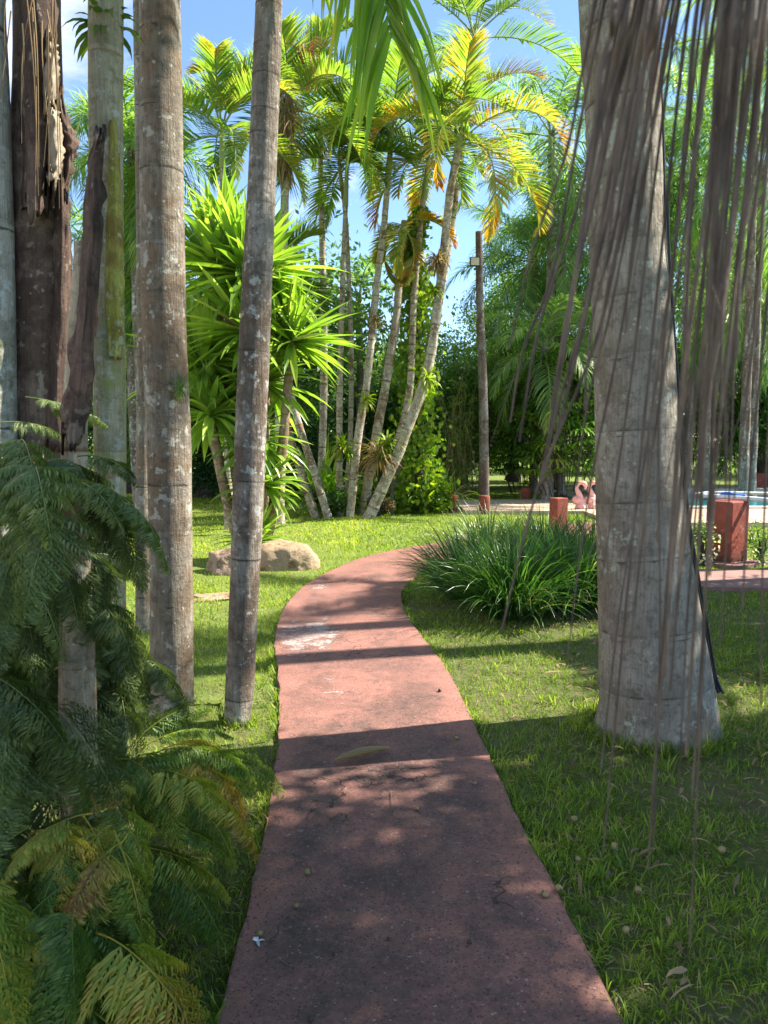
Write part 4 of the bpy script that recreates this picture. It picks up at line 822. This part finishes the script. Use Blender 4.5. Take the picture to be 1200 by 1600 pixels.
# ------------------------------------------------------------------ pole with floodlight
g = gr(757, 782); Yp = 18.0; tp_ = at(748, 362, Yp)
t = thing('lamp_pole', 'tall weathered wooden pole with a square floodlight, behind the bollards', 'lamp pole', (at(757, 775, Yp)[0], Yp, 0))
m = MB(); trunk_mesh(m, [np.array([at(757, 775, Yp)[0], Yp, -.05]), at(755, 620, Yp), at(750, 480, Yp), tp_], [.125, .105, .09, .075], 2, 0, 14, .08, 80, .04); part(m, 'pole', wood_m, t)
m = MB(); c = at(742, 409, Yp-.18); m.box(c, (.23, .07, .2), .15); o = part(m, 'floodlight', dark_m, t, False)
m = MB(); m.box(c+[0, -.04, 0], (.19, .012, .165), .15); part(m, 'lens', lamp_m, t, False)
m = MB(); m.tube([c, c+[.08, .1, .0], at(750, 412, Yp)], .015, 6); part(m, 'bracket', dark_m, t)

# ------------------------------------------------------------------ bollards, block, flamingos, tube
def bollard(label, px, py, ytop, wpx, box=False, rz=0, pot=False):
    g = gr(px, py); h = at(px, ytop, g[1])[2]; w_ = wpx/F*g[1]; t = thing('bollard', label, 'bollard', (g[0], g[1], 0), 'red painted posts around the pool'); m = MB()
    if box:
        m.box((g[0], g[1], h*.5-.02), (w_, w_*.8, h), rz)
        o = part(m, 'post', red_paint, t, False); b = o.modifiers.new('b', 'BEVEL'); b.width = .015; b.segments = 2
    else:
        z = np.array([-.03, .0, h*.3, h*.7, h*.93, h*.985, h]); r = w_/2*np.array([1.05, 1.04, .98, 1.0, .97, .9, .72]); m.tube(np.stack([np.full(7, g[0]), np.full(7, g[1]), z], 1), r, 18)
        part(m, 'post', red_paint, t)
    return t, g, h
bollard('short round red bollard nearest the yellow green strap plant', 708, 801, 773, 15)
bollard('short round red bollard in front of the wooden lamp pole', 757, 803, 774, 17)
bollard('red bollard under the fan palms with a little plant on top', 821, 783, 762, 16)
t, g, h = bollard('larger square red post just above the dark grass clump', 872, 832, 776, 23, True, .5)
bollard('far red post across the pool at the right edge', 1185, 764, 738, 20, True, .2)
leafy('little yellow green plant on top of the red bollard under the fan palms', gr(821, 783)+[0, 0, .42], 28, .22, .02, leaf_vine, 210, 'potted_plant', 'small plant', .03)
g = gr(1147, 884); t = thing('bollard', 'big square red masonry block holding up the white pole', 'block', (g[0], g[1], 0)); m = MB(); h = at(1147, 781, g[1]+.1)[2]
m.box((g[0], g[1]+.25, h/2-.02), (.38, .38, h), .55); o = part(m, 'block', red_paint, t, False); b = o.modifiers.new('b', 'BEVEL'); b.width = .02; b.segments = 2
m = MB(); m.box((g[0], g[1]+.2, .0), (.75, .75, .08), .55); part(m, 'footing', walk_m, t, False)
t = thing('pool_pole', 'long white pool pole with a blue wrap resting on the big red block', 'pool pole', (g[0], g[1]+.25, h)); p0 = at(1098, 772, g[1]+.45); p1 = at(1235, 806, g[1]-.1); p0[2] = h+.03; p1[2] = h+.03-.05
m = MB(); m.tube(spline([p0, (p0+p1)/2+[0, 0, .01], p1], 24), .032, 14); part(m, 'pole', white_m, t)
m = MB(); q = lambda f: p0+(p1-p0)*f+[0, .02, .03]; m.tube(spline([q(.22), q(.30)+[0, 0, .02], q(.42), q(.52)+[0, 0, .005]], 16), np.array([.012]+[.03]*14+[.012]), 10); part(m, 'wrap', blue_m, t)
m = MB(); m.tube(spline([p0+[.0, .3, .0], p0+[.4, .33, .02], p0+[1.6, .2, .0]], 20), .02, 10); o = m.build('pool_pole', white_m, origin=(p0[0], p0[1]+.3, h)); tag(o, 'second thinner white pole lying behind the first on the red block', 'pool pole')
def flamingo(label, px, py):
    g = gr(px, py, .09); s = .72*40/F*g[1]/.63
    t = thing('flamingo_ornament', label, 'flamingo ornament', (g[0], g[1], .09), 'pink flamingo ornaments by the pool'); m = MB()
    b = lambda x, z, y=0: np.array([g[0]+x*s, g[1]+y*s, .09+z*s])
    m.tube(spline([b(.04, .12), b(.05, .3), b(.0, .5), b(-.08, .68), b(-.02, .84), b(.10, .88), b(.2, .82), b(.23, .72), b(.20, .62)][::-1], 34), np.interp(np.linspace(0, 1, 34), [0, .12, .25, .6, .85, 1], [.02, .05, .08, .055, .12, .22])*s, 12); part(m, 'neck', pink_m, t)
    m = MB(); m.tube([b(.22, .63), b(.20, .57), b(.165, .53)], [.035*s, .028*s, .008*s], 8); part(m, 'beak', dark_m, t)
    m = MB(); m.tube(spline([b(-.22, .30), b(-.12, .30), b(.04, .26), b(.16, .2), b(.26, .16)], 14), np.array([.02, .06, .10, .13, .15, .16, .16, .15, .14, .12, .10, .07, .04, .01])*s, 12); part(m, 'body', pink_m, t)
    m = MB(); m.tube([b(.03, .0), b(.03, .12)], [.16*s, .14*s], 12); part(m, 'base', pink_m, t)
flamingo('left one of two pink flamingo ornaments at the pool edge', 904, 794)
flamingo('right one of two pink flamingo ornaments, beside the thick grey trunk', 924, 794)
for o in C.objects:
    if o.name.startswith('flamingo_ornament'): pass

# ------------------------------------------------------------------ dark grass clumps by the path
def lily(label, px, py, n_, L, seed, var=.4, r=.22, vs=.2):
    g = gr(px, py); t = thing('grass_clump', label, 'grass clump', (g[0], g[1], 0), 'dark strap-leaved clumps beside the path'); rg = np.random.default_rng(seed)
    rr_ = r*np.sqrt(rg.random(n_)); th = rg.uniform(0, 2*np.pi, n_); st = np.stack([g[0]+rr_*np.cos(th), g[1]+rr_*np.sin(th), np.zeros(n_)], 1)
    az = th+rg.normal(0, .6, n_); el = 1.45-rr_/r*.75+rg.normal(0, .12, n_); d = np.stack([np.cos(az)*np.cos(el), np.sin(az)*np.cos(el), np.sin(el)], 1)
    P, D = droop(st, d, L*rg.uniform(.55, 1.12, n_), 8, rg.uniform(.12, .5, n_)); wp = np.interp(np.linspace(0, 1, 9), [0, .3, .7, 1], [.7, 1, .8, .04])
    W = nrm(np.cross(D, np.array([0, 0, 1.])+rg.normal(0, .3, (n_, 1, 3))))*(wp[None]*rg.uniform(.004, .0075, n_)[:, None])[:, :, None]
    m = MB(); m.ribbons(P, W, np.clip(rg.normal(var, vs, n_)+(rg.random(n_) < .06)*.4, 0, 1), np.cross(W, D)*.4); part(m, 'foliage', leaf_lily, t)
lily('dark strap-leaved clump nearest the camera, in the middle of the bed', 800, 962, 1080, 0.94, 401, .35)
lily('dark green clump touching the thick grey trunk, front right of the bed', 895, 948, 1080, 0.96, 402, .42)
lily('clump at the front left of the bed, leaning over the lawn by the path bend', 735, 935, 900, 0.89, 403, .4)
lily('purplish brown clump at the back left of the bed', 762, 890, 840, 0.89, 404, .68, vs=.25)
lily('clump at the back of the bed right below the square red post', 850, 905, 960, 0.96, 405, .45)
lily('clump at the back right of the bed, half behind the thick grey trunk', 930, 905, 840, 0.96, 406, .42)
lily('small purplish clump furthest back in the bed', 800, 865, 600, 0.74, 407, .7, vs=.25)

# ------------------------------------------------------------------ queen palms and other trees beyond
QP = dict(n=20, L=2.7, ll=.75, lw=.017, mat=leaf_queen, nl=66, emax=1.4, emin=-.9, bend=1.5, g=.9, plume=.35, vee=.1, var=.5, vsp=.2, kl=3, rr=.022)
def queen(label, px, py, Y, L, seed, **kw):
    p = at(px, py, Y); k = dict(QP, L=L); k.update(kw)
    return far_palm(label, [(p[0]+.1, Y, -.05), (p[0]+.05, Y, p[2]*.5), (p[0], Y, p[2])], .19, k, seed, mat=bark_slim, shaft=None, group='feathery palms beyond the pool', sides=10, step=.15, spacing=.3)
queen('feathery palm with a lit pale young frond, left of the thick trunk high up', 862, 205, 21.6, 3.5, 501)
queen('feathery palm below it, crown drooping over the fan palms', 880, 350, 22.5, 3.6, 502)
queen('dark palm with fronds sweeping across behind the lamp pole', 835, 400, 23.4, 3.3, 503, plume=.1, var=.25)
queen('feathery palm right of the thick trunk, crown just above its cable', 1090, 170, 24.3, 4.1, 504)
queen('tall feathery palm filling the top right corner', 1185, 60, 20.7, 4.3, 505)
queen('feathery palm at the right edge, middle height', 1190, 260, 21.6, 4.0, 506)
queen('lower feathery palm behind the hanging strands', 1110, 400, 22.5, 3.6, 507)
queen('low palm with broad drooping fronds beside the square red post', 850, 540, 20.3, 2.4, 508, plume=.05, nl=40, lw=.022, var=.4)
queen('blue-shaded palm between the two palms right of the thick trunk', 1050, 260, 24.3, 3.3, 509, var=.2)
queen('small distant palm left of the lichen-spotted trunk, upper crown', 205, 230, 15, 1.9, 510)
queen('distant palm left of the lichen-spotted trunk, lower crown', 198, 400, 17, 2.1, 511)
queen('far palm low between the left trunks', 205, 600, 20, 2.2, 512, var=.55)
queen('palm showing just above the yucca, far behind', 560, 460, 23, 2.2, 513, plume=.05, n=10)
queen('far palm at the right edge behind the pool', 1170, 480, 24.3, 3.1, 514)

def tree(label, px, ybase, Y, H, Rx, mat, seed, nleaf, leaf=.07, name='tree', ell=(1, 1, .8), low=.3, group='trees beyond the lawn'):
    x = at(px, ybase, Y)[0]; t = thing(name, label, 'tree', (x, Y, 0), group); r = np.random.default_rng(seed)
    tr = MB(); cb = H*low; hub = np.array([x, Y, cb]); trunk_mesh(tr, [(x, Y, -.05), (x+r.normal(0, .1), Y, cb*.5), hub, hub+[0, 0, (H-cb)*.5]], [Rx*.10, Rx*.08, Rx*.065, Rx*.02], .5, .0, 10, .2, seed, .1)
    k = 42; cc = []; 
    while len(cc) < k:
        v = r.uniform(-1, 1, 3)
        if np.linalg.norm(v) < 1 and np.linalg.norm(v) > .35: cc.append(v)
    cc = np.array(cc)*[Rx, Rx*.8, (H-cb)*.5]+[x, Y, (H+cb)*.5-.1]; cc[:, 2] = np.maximum(cc[:, 2], .3)
    for c in cc[:18]: tr.tube(spline([hub+[0, 0, r.uniform(0, (H-cb)*.3)], hub*.5+c*.5+[0, 0, -.15*Rx], c], 8), np.linspace(Rx*.035, .01, 8), 5, .5)
    part(tr, 'trunk', bark_dark, t)
    per = r.dirichlet(np.full(k, 6)); idx = r.choice(k, nleaf, p=per); cr_r = r.uniform(.18, .34, k)*Rx
    dirs = sph(r, nleaf); rad = r.random(nleaf)**(1/2.2)
    p = cc[idx]+dirs*(cr_r[idx]*rad)[:, None]*[1.15, 1.15, .8]+r.normal(0, .05*Rx, (nleaf, 3)); p[:, 2] = np.maximum(p[:, 2], .06)
    X = sph(r, nleaf)*leaf*r.uniform(.6, 1.25, (nleaf, 1)); Yv = nrm(np.cross(X, sph(r, nleaf)*.7+[0, 0, 1]))*leaf*.45
    m = MB(); m.cards(p, X, Yv, np.clip(r.normal(.40, .16, nleaf)+r.normal(0, .14, k)[idx], 0, 1)); part(m, 'crown', mat, t); return t
tree('rounded sunlit tree behind the longest leaning stem', 690, 775, 27, 5.4, 3.2, leaf_tree_lt, 601, 30000, .075, low=.12)
tree('pale leafy tree on the skyline right of the straight ringed stem', 590, 775, 29, 5.4, 3.0, leaf_tree_lt, 602, 26000, .075, low=.12)
tree('tall fine-leaved tree rising right of the lamp pole', 862, 775, 26, 9.6, 3.0, leaf_tree, 603, 42000, .055, low=.15)
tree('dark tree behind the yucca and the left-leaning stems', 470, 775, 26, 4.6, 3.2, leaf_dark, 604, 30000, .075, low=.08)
tree('dense green tree seen through the upright stems', 535, 775, 30, 4.9, 3.2, leaf_tree_lt, 605, 26000, .08, low=.1)
tree('bushy mid green tree just left of the lamp pole', 725, 775, 23.5, 4.6, 1.9, leaf_tree_lt, 606, 26000, .055, low=.1)
tree('dark tree closing the view at the left of the yucca', 320, 775, 22, 6.5, 3.0, leaf_tree, 607, 26000, .07, low=.2)
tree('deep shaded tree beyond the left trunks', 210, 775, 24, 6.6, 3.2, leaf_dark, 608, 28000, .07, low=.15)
tree('large tree behind the pool at the right', 1010, 770, 29, 11, 4.2, leaf_tree_lt, 609, 34000, .08, low=.15)
tree('large tree behind the pool at the far right edge', 1180, 770, 27, 9.0, 4.0, leaf_tree, 610, 32000, .08, low=.15)
tree('wide green tree between the pole and the fan palms', 800, 775, 31, 8.0, 3.6, leaf_tree_lt, 611, 30000, .08, low=.1)
tree('tree beyond the left edge of the picture', -60, 775, 22, 7.0, 3.4, leaf_tree, 612, 20000, .08, low=.2)
tree('tree beyond the right edge of the picture, past the pool', 1420, 775, 26, 9, 4.2, leaf_tree, 613, 22000, .09, low=.2)
pinkf = leafm('pinkf', [(0, (.55, .42, .5)), (1, (.8, .72, .75))], .3, .6)
bushy('shrub flecked with pale pink blossoms left of the lamp pole', at(712, 640, 22.3)*[1, 1, 0], (2.4, 1.6, 4.0), 9000, .055, leaf_tree, 701, flower=(pinkf, 90, .045), name='flowering_shrub', cat='flowering shrub')
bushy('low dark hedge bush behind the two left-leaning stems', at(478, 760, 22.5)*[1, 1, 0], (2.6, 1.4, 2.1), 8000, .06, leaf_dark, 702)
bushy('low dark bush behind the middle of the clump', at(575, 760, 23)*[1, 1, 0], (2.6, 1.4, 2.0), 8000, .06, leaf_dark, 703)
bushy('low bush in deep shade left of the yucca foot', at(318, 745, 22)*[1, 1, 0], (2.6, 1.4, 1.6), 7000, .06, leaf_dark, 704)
# thin bamboo stalks
t = thing('bamboo', 'thin straw-coloured bamboo canes with fine leaves left of the lamp pole', 'bamboo', (at(722, 770, 20.8)[0], 20.8, 0)); m = MB(); lv = MB(); rng = np.random.default_rng(14)
for k in range(34):
    b_ = at(722+rng.normal(0, 15), 776, 20.8+rng.normal(0, .3)); b_[2] = 0; H = rng.uniform(1.8, 3.9); dx = rng.normal(0, .35)
    P = spline([b_, b_+[dx*.3, 0, H*.5], b_+[dx, rng.normal(0, .2), H]], 12); m.tube(P, np.linspace(.012, .004, 12), 5, rng.random())
    N = 46; i = rng.integers(3, 12, N); d = nrm(sph(rng, N)-[0, 0, .3]); Pl, D = droop(P[i], d, rng.uniform(.12, .26, N), 2, .5); lv.ribbons(Pl, nrm(np.cross(D, sph(rng, N)[:, None]))*(np.array([.4, 1, .1])*.010)[None, :, None], rng.beta(2, 3, N))
part(m, 'canes', leaf_dead, t); part(lv, 'foliage', leaf_tree_lt, t)

# fan palms (lady palms)
def fanpalm(label, px, py, Y, H, spread, n_, seed, group='clumps of fan palms by the pool', w_=.026, fl=.42):
    x = at(px, py, Y)[0]; t = thing('fan_palm', label, 'fan palm', (x, Y, 0), group); r = np.random.default_rng(seed); m, s = MB(), MB()
    for k in range(n_):
        h = H*r.uniform(.12, 1)**.8; a = r.uniform(0, 2*np.pi); rad = spread*math.sqrt(r.random())*(1-.25*(h/H)**2)
        c = np.array([x+rad*math.cos(a), Y+rad*math.sin(a)*.7, h])
        bs = np.array([x+(c[0]-x)*.6, Y+(c[1]-Y)*.6, max(0, h-r.uniform(.5, .9))]); s.tube(spline([bs, bs*.5+c*.5+[0, 0, .08], c], 6), [.012, .011, .01, .008, .007, .006], 4, .5, cap=False)
        fa = math.atan2(c[1]-Y, c[0]-x) if rad > .1 else a; fa += r.normal(0, .5); nl = 9
        th = np.linspace(-1.5, 1.5, nl)+r.normal(0, .06, nl); e0 = r.uniform(-.1, .8)
        Fd = np.array([math.cos(fa)*math.cos(e0), math.sin(fa)*math.cos(e0), math.sin(e0)]); Sd = np.array([-math.sin(fa), math.cos(fa), 0])
        d = nrm(np.cos(th)[:, None]*Fd+np.sin(th)[:, None]*Sd); P, D = droop(np.repeat([c], nl, 0), d, fl*r.uniform(.8, 1.1), 4, .65)
        U = np.cross(D, nrm(np.cross(D, np.array([0, 0, 1.]))+1e-6)); W = nrm(np.cross(D, [0, 0, 1.]))*(np.array([.25, .8, 1, .9, .35])*w_)[None, :, None]
        base = .42+.3*(h/H-.5)
        dead = r.random() < .16*(1-h/H)+.02
        m.ribbons(P, W, np.clip(r.normal(.95 if dead else base, .12, nl), 0, 1), np.cross(W, D)*.3)
    part(m, 'foliage', leaf_rhapis, t); part(s, 'stems', bark_dark, t)
fanpalm('fan palm clump just right of the lamp pole', 826, 770, 22.2, 3.9, .9, 150, 801, w_=.034, fl=.5)
fanpalm('fan palm clump behind the two pink flamingos', 884, 770, 20.2, 4.0, 1.15, 230, 802, w_=.034, fl=.52)
fanpalm('fan palm clump hidden by the thick grey trunk', 960, 765, 22.5, 3.6, 1.2, 150, 803)
fanpalm('tall dark fan palm clump right of the thick grey trunk', 1092, 762, 26.6, 5.0, 1.4, 240, 804, w_=.036, fl=.6)
fanpalm('tall dark fan palm clump at the right edge behind the pool', 1160, 762, 26.9, 5.6, 1.5, 240, 805, w_=.036, fl=.6)
fanpalm('fan palm clump past the right edge of the picture', 1240, 762, 27.1, 5.0, 1.5, 160, 806, w_=.036, fl=.6)
# leafy low shrubs by the red block
whitef = leafm('whitef', [(0, (.5, .5, .42)), (1, (.8, .8, .72))], .3, .6)
bushy('small variegated shrub left of the big red block', gr(1098, 884), (.42, .4, .62), 700, .022, leaf_tree, 711, flower=(whitef, 70, .02))
bushy('small variegated shrub right of the big red block, at the right edge', gr(1192, 884), (.5, .45, .66), 900, .022, leaf_tree, 712, flower=(whitef, 60, .02))
# far woods: one mass that closes the horizon
r_ = np.random.default_rng(900); N = 90000; th = r_.uniform(-1.3, 1.3, N); rad = r_.uniform(38, 46, N)
x = rad*np.sin(th); y = rad*np.cos(th); top = 4.6+1.0*np.sin(x*.35)+.8*np.sin(x*.9+2)+np.abs(x)*.05; z = top*r_.random(N)**.7+r_.normal(0, .2, N); z = np.abs(z)
X = sph(r_, N)*.16; m = MB(); m.cards(np.stack([x, y, z], 1), X, nrm(np.cross(X, sph(r_, N)))*.09, r_.beta(2, 3, N)); struct(m.build('distant_woods', leaf_tree_lt), 'stuff')

# ------------------------------------------------------------------ trees right of the picture that shade the foreground
def shade_tree(label, sx_, sy_, H, Rx, seed, nleaf, mat=leaf_tree, leaf=.075, low=.62):
    k = (H*.82)/math.tan(R(SUN_EL)); x = sx_+k*math.cos(R(SUN_AZ)); y = sy_+k*math.sin(R(SUN_AZ))
    t = tree(label, 600, 775, y, H, Rx, mat, seed, nleaf, leaf, low=low)
    dx = x; t.location.x = x; return t
shade_tree('broad shade tree right of the picture, nearest the camera', .8, 1.9, 7.0, 2.2, 901, 15000)
shade_tree('second shade tree right of the picture', -1.7, 1.3, 6.5, 1.5, 902, 9000)
shade_tree('third shade tree right of the picture', 3.4, 5.0, 7.5, 1.7, 903, 10000)
shade_tree('fourth shade tree right of the picture, beside the pool', 3.3, 7.4, 7.0, 1.4, 904, 7500)
for k_, (x_, y_, lab_) in enumerate([(6.9, 8.15, 'palm outside the right edge whose shadow bands the path'), (5.6, 6.95, 'leaning palm outside the right edge near the pool block'), (8.3, 10.4, 'palm outside the right edge furthest along the pool')]):
    t = thing('palm_tree', lab_, 'palm tree', (x_, y_, 0), 'tall palms beside the path'); m = MB(); trunk_mesh(m, [(x_, y_, -.05), (x_+.1, y_, 3), (x_+.2, y_+.1, 6), (x_+.25, y_+.1, 9)], [.22, .17, .15, .13], .3, .02, 12, .08, 95+k_); part(m, 'trunk', bark_grey, t)
    crown(t, np.array([x_+.25, y_+.1, 9.1]), seed=97+k_, **dict(CR, n=5, L=2.0))
shade_tree('sixth shade tree right of the picture', 1.7, 8.0, 6.5, 1.2, 906, 7000)
shade_tree('seventh shade tree right of the picture', 2.3, 5.9, 6.0, .9, 907, 4000)
shade_tree('fifth shade tree right of the picture', 1.9, 3.3, 6.5, 1.2, 905, 6000)

# ------------------------------------------------------------------ litter on the path
def seedfruit(px, py, r, label, mat, husk_=True, seed=0):
    g = gr(px, py, .036); t = thing('palm_fruit', label, 'palm fruit', (g[0], g[1], .036), 'fallen palm fruits'); rg = np.random.default_rng(seed)
    m = MB(); s = np.linspace(0, 1, 8); a = rg.uniform(0, 6.28); ax = np.array([math.cos(a), math.sin(a), .15]); c = np.array([g[0], g[1], .036+r*.9])
    m.tube(c+(s[:, None]-.5)*ax*r*2.4, r*np.sqrt(np.clip(1-(s*2-1)**2, .02, 1)), 10); part(m, 'fruit', mat, t)
    if husk_:
        m = MB(); rosette(m, c-ax*r*1.1, 5, r*1.6, r*.5, seed+50, g=.1, emin=-.2, emax=.8, K=3); part(m, 'calyx', leaf_dead, t)
fr = [(480, 1366, .011, 'large pointed palm fruit left of the path centre', fruit_m), (463, 1418, .007, 'small greenish palm fruit near the white scrap', fruit_m), (652, 1266, .008, 'palm fruit below the forked twig at path centre', fruit_m), (742, 1226, .008, 'palm fruit in the path right of the thin twig', fruit_m),
      (714, 1155, .009, 'palm fruit near the right path edge, upper', fruit_m), (687, 1081, .011, 'palm fruit furthest up the path on the right', fruit_d), (406, 1462, .009, 'green palm fruit at the left path edge next to the white scrap', fruit_m), (733, 1474, .007, 'dark palm fruit low on the right half of the path', fruit_d),
      (607, 1468, .005, 'tiny dark seed low in the middle of the path', fruit_d), (852, 1402, .010, 'greenish palm fruit on the right edge of the path', fruit_m), (521, 1492, .006, 'black seed in the lower left half of the path', fruit_d), (485, 1595, .007, 'brown seed at the very bottom of the path', fruit_d)]
for k, (px, py, r, lb, mt) in enumerate(fr): seedfruit(px, py, r, lb, mt, mt is fruit_m, k)
for k, (px, py, r, lb) in enumerate([(873, 1392, .012, 'pale palm fruit in the grass by the right path edge'), (997, 1395, .012, 'tan palm fruit in the grass under the hanging strands'), (978, 1457, .011, 'whitish palm fruit in the grass, lowest on the right'), (897, 1283, .012, 'brown palm fruit in the grass, upper right lawn'),
      (960, 1326, .013, 'split brown palm fruit in the middle of the right lawn'), (1128, 1332, .013, 'orange brown palm fruit at the right of the lawn'), (903, 1345, .010, 'small brown palm fruit near the right path edge')]): seedfruit(px, py, r, lb, fruit_m, True, 90+k)
# dry curled leaf on the path
g0, g1_ = gr(524, 1190, .04), gr(608, 1172, .04)
pts = spline([g0, g0*.7+g1_*.3-[0, .035, -.012], g0*.4+g1_*.6-[0, .03, -.012], g1_], 20); m = MB(); W = np.zeros((1, 20, 3)); wv = .034*np.sin(np.pi*np.linspace(.03, .97, 20))**.7
W[0, :, 1] = wv; W[0, :, 2] = .0; Fo = np.zeros((1, 20, 3)); Fo[0, :, 2] = wv*.8; m.ribbons(pts[None]+[0, 0, .006], W, .9, Fo); tag(m.build('dry_leaf', leaf_dead, origin=tuple(g0)), 'long curled dry leaf lying across the middle of the path', 'dry leaf')
def twig(pxs, label, r=.002, z=.04, name='twig', fork=None, mat=twig_m):
    P = [gr(a, b, z)+[0, 0, .002*(i % 2)] for i, (a, b) in enumerate(pxs)]; m = MB(); m.tube(spline(P, 18), np.linspace(r, r*.5, 18), 5)
    if fork: m.tube(spline([gr(*fork[0], z), gr(*fork[1], z+.008)], 6), r*.6, 4)
    tag(m.build(name, mat, origin=tuple(P[0])), label, 'twig')
twig([(552, 1214), (565, 1221), (581, 1226)], 'short forked twig under the curled dry leaf', .0025, fork=((570, 1222), (582, 1219)))
twig([(503, 1214), (516, 1219), (526, 1222)], 'tiny straight twig left of the forked one')
twig([(611, 1236), (613, 1262), (620, 1281)], 'thin twig pointing down the path right of centre', .002, fork=((613, 1262), (610, 1270)))
twig([(604, 1366), (606, 1400), (588, 1442)], 'long hair-thin pale fibre curving on the path', .0009)
twig([(437, 1498), (441, 1502), (455, 1510)], 'small chip of twig low on the left of the path', .0015)
twig([(411, 1272), (418, 1282), (414, 1300)], 'curled brown leaf stalk hanging over the left path edge', .004, mat=orange_m)
m = MB(); g = gr(403, 1471, .04); rg = np.random.default_rng(3); rosette(m, g, 7, .022, .005, 5, g=.3, emin=0, emax=.5, K=3); feather = flatm('feather', (.75, .76, .78), (.6, .6, .62), 9); tag(m.build('white_scrap', feather, origin=tuple(g)), 'tiny white petal scrap on the left side of the path', 'petal')
r_ = np.random.default_rng(33); m = MB(); N = 900; N = 1500; t = r_.random(N); k = (r_.random(N)*95+40).astype(int); u = r_.random(N); p = EL[k]*(1-u)[:, None]+ER[k]*u[:, None]
a = r_.uniform(0, 6.28, N); s_ = r_.uniform(.0012, .0045, N)*np.where(r_.random(N) < .07, 2.4, 1); X = np.stack([np.cos(a), np.sin(a), r_.uniform(0, .3, N)], 1)*s_[:, None]
m.cards(np.column_stack([p, np.full(N, .0405)]), X, np.stack([-np.sin(a), np.cos(a), np.zeros(N)], 1)*(s_*.5)[:, None], r_.random(N)); struct(m.build('path_crumbs', leaf_dead), 'stuff')
g = gr(862, 1057); m = MB(); P, D = droop(np.array([[g[0]-.05, g[1], .03]]), nrm(np.array([[1., .1, .1]])), np.array([.13]), 6, .1); m.ribbons(P, nrm(np.cross(D, [0, 0, 1.]))*(np.array([.3, .8, 1, 1, .8, .5, .1])*.012)[None, :, None], .8); tag(m.build('dry_leaf', leaf_dead, origin=(g[0], g[1], 0)), 'single fallen dry leaf on the lawn between path and thick trunk', 'dry leaf')
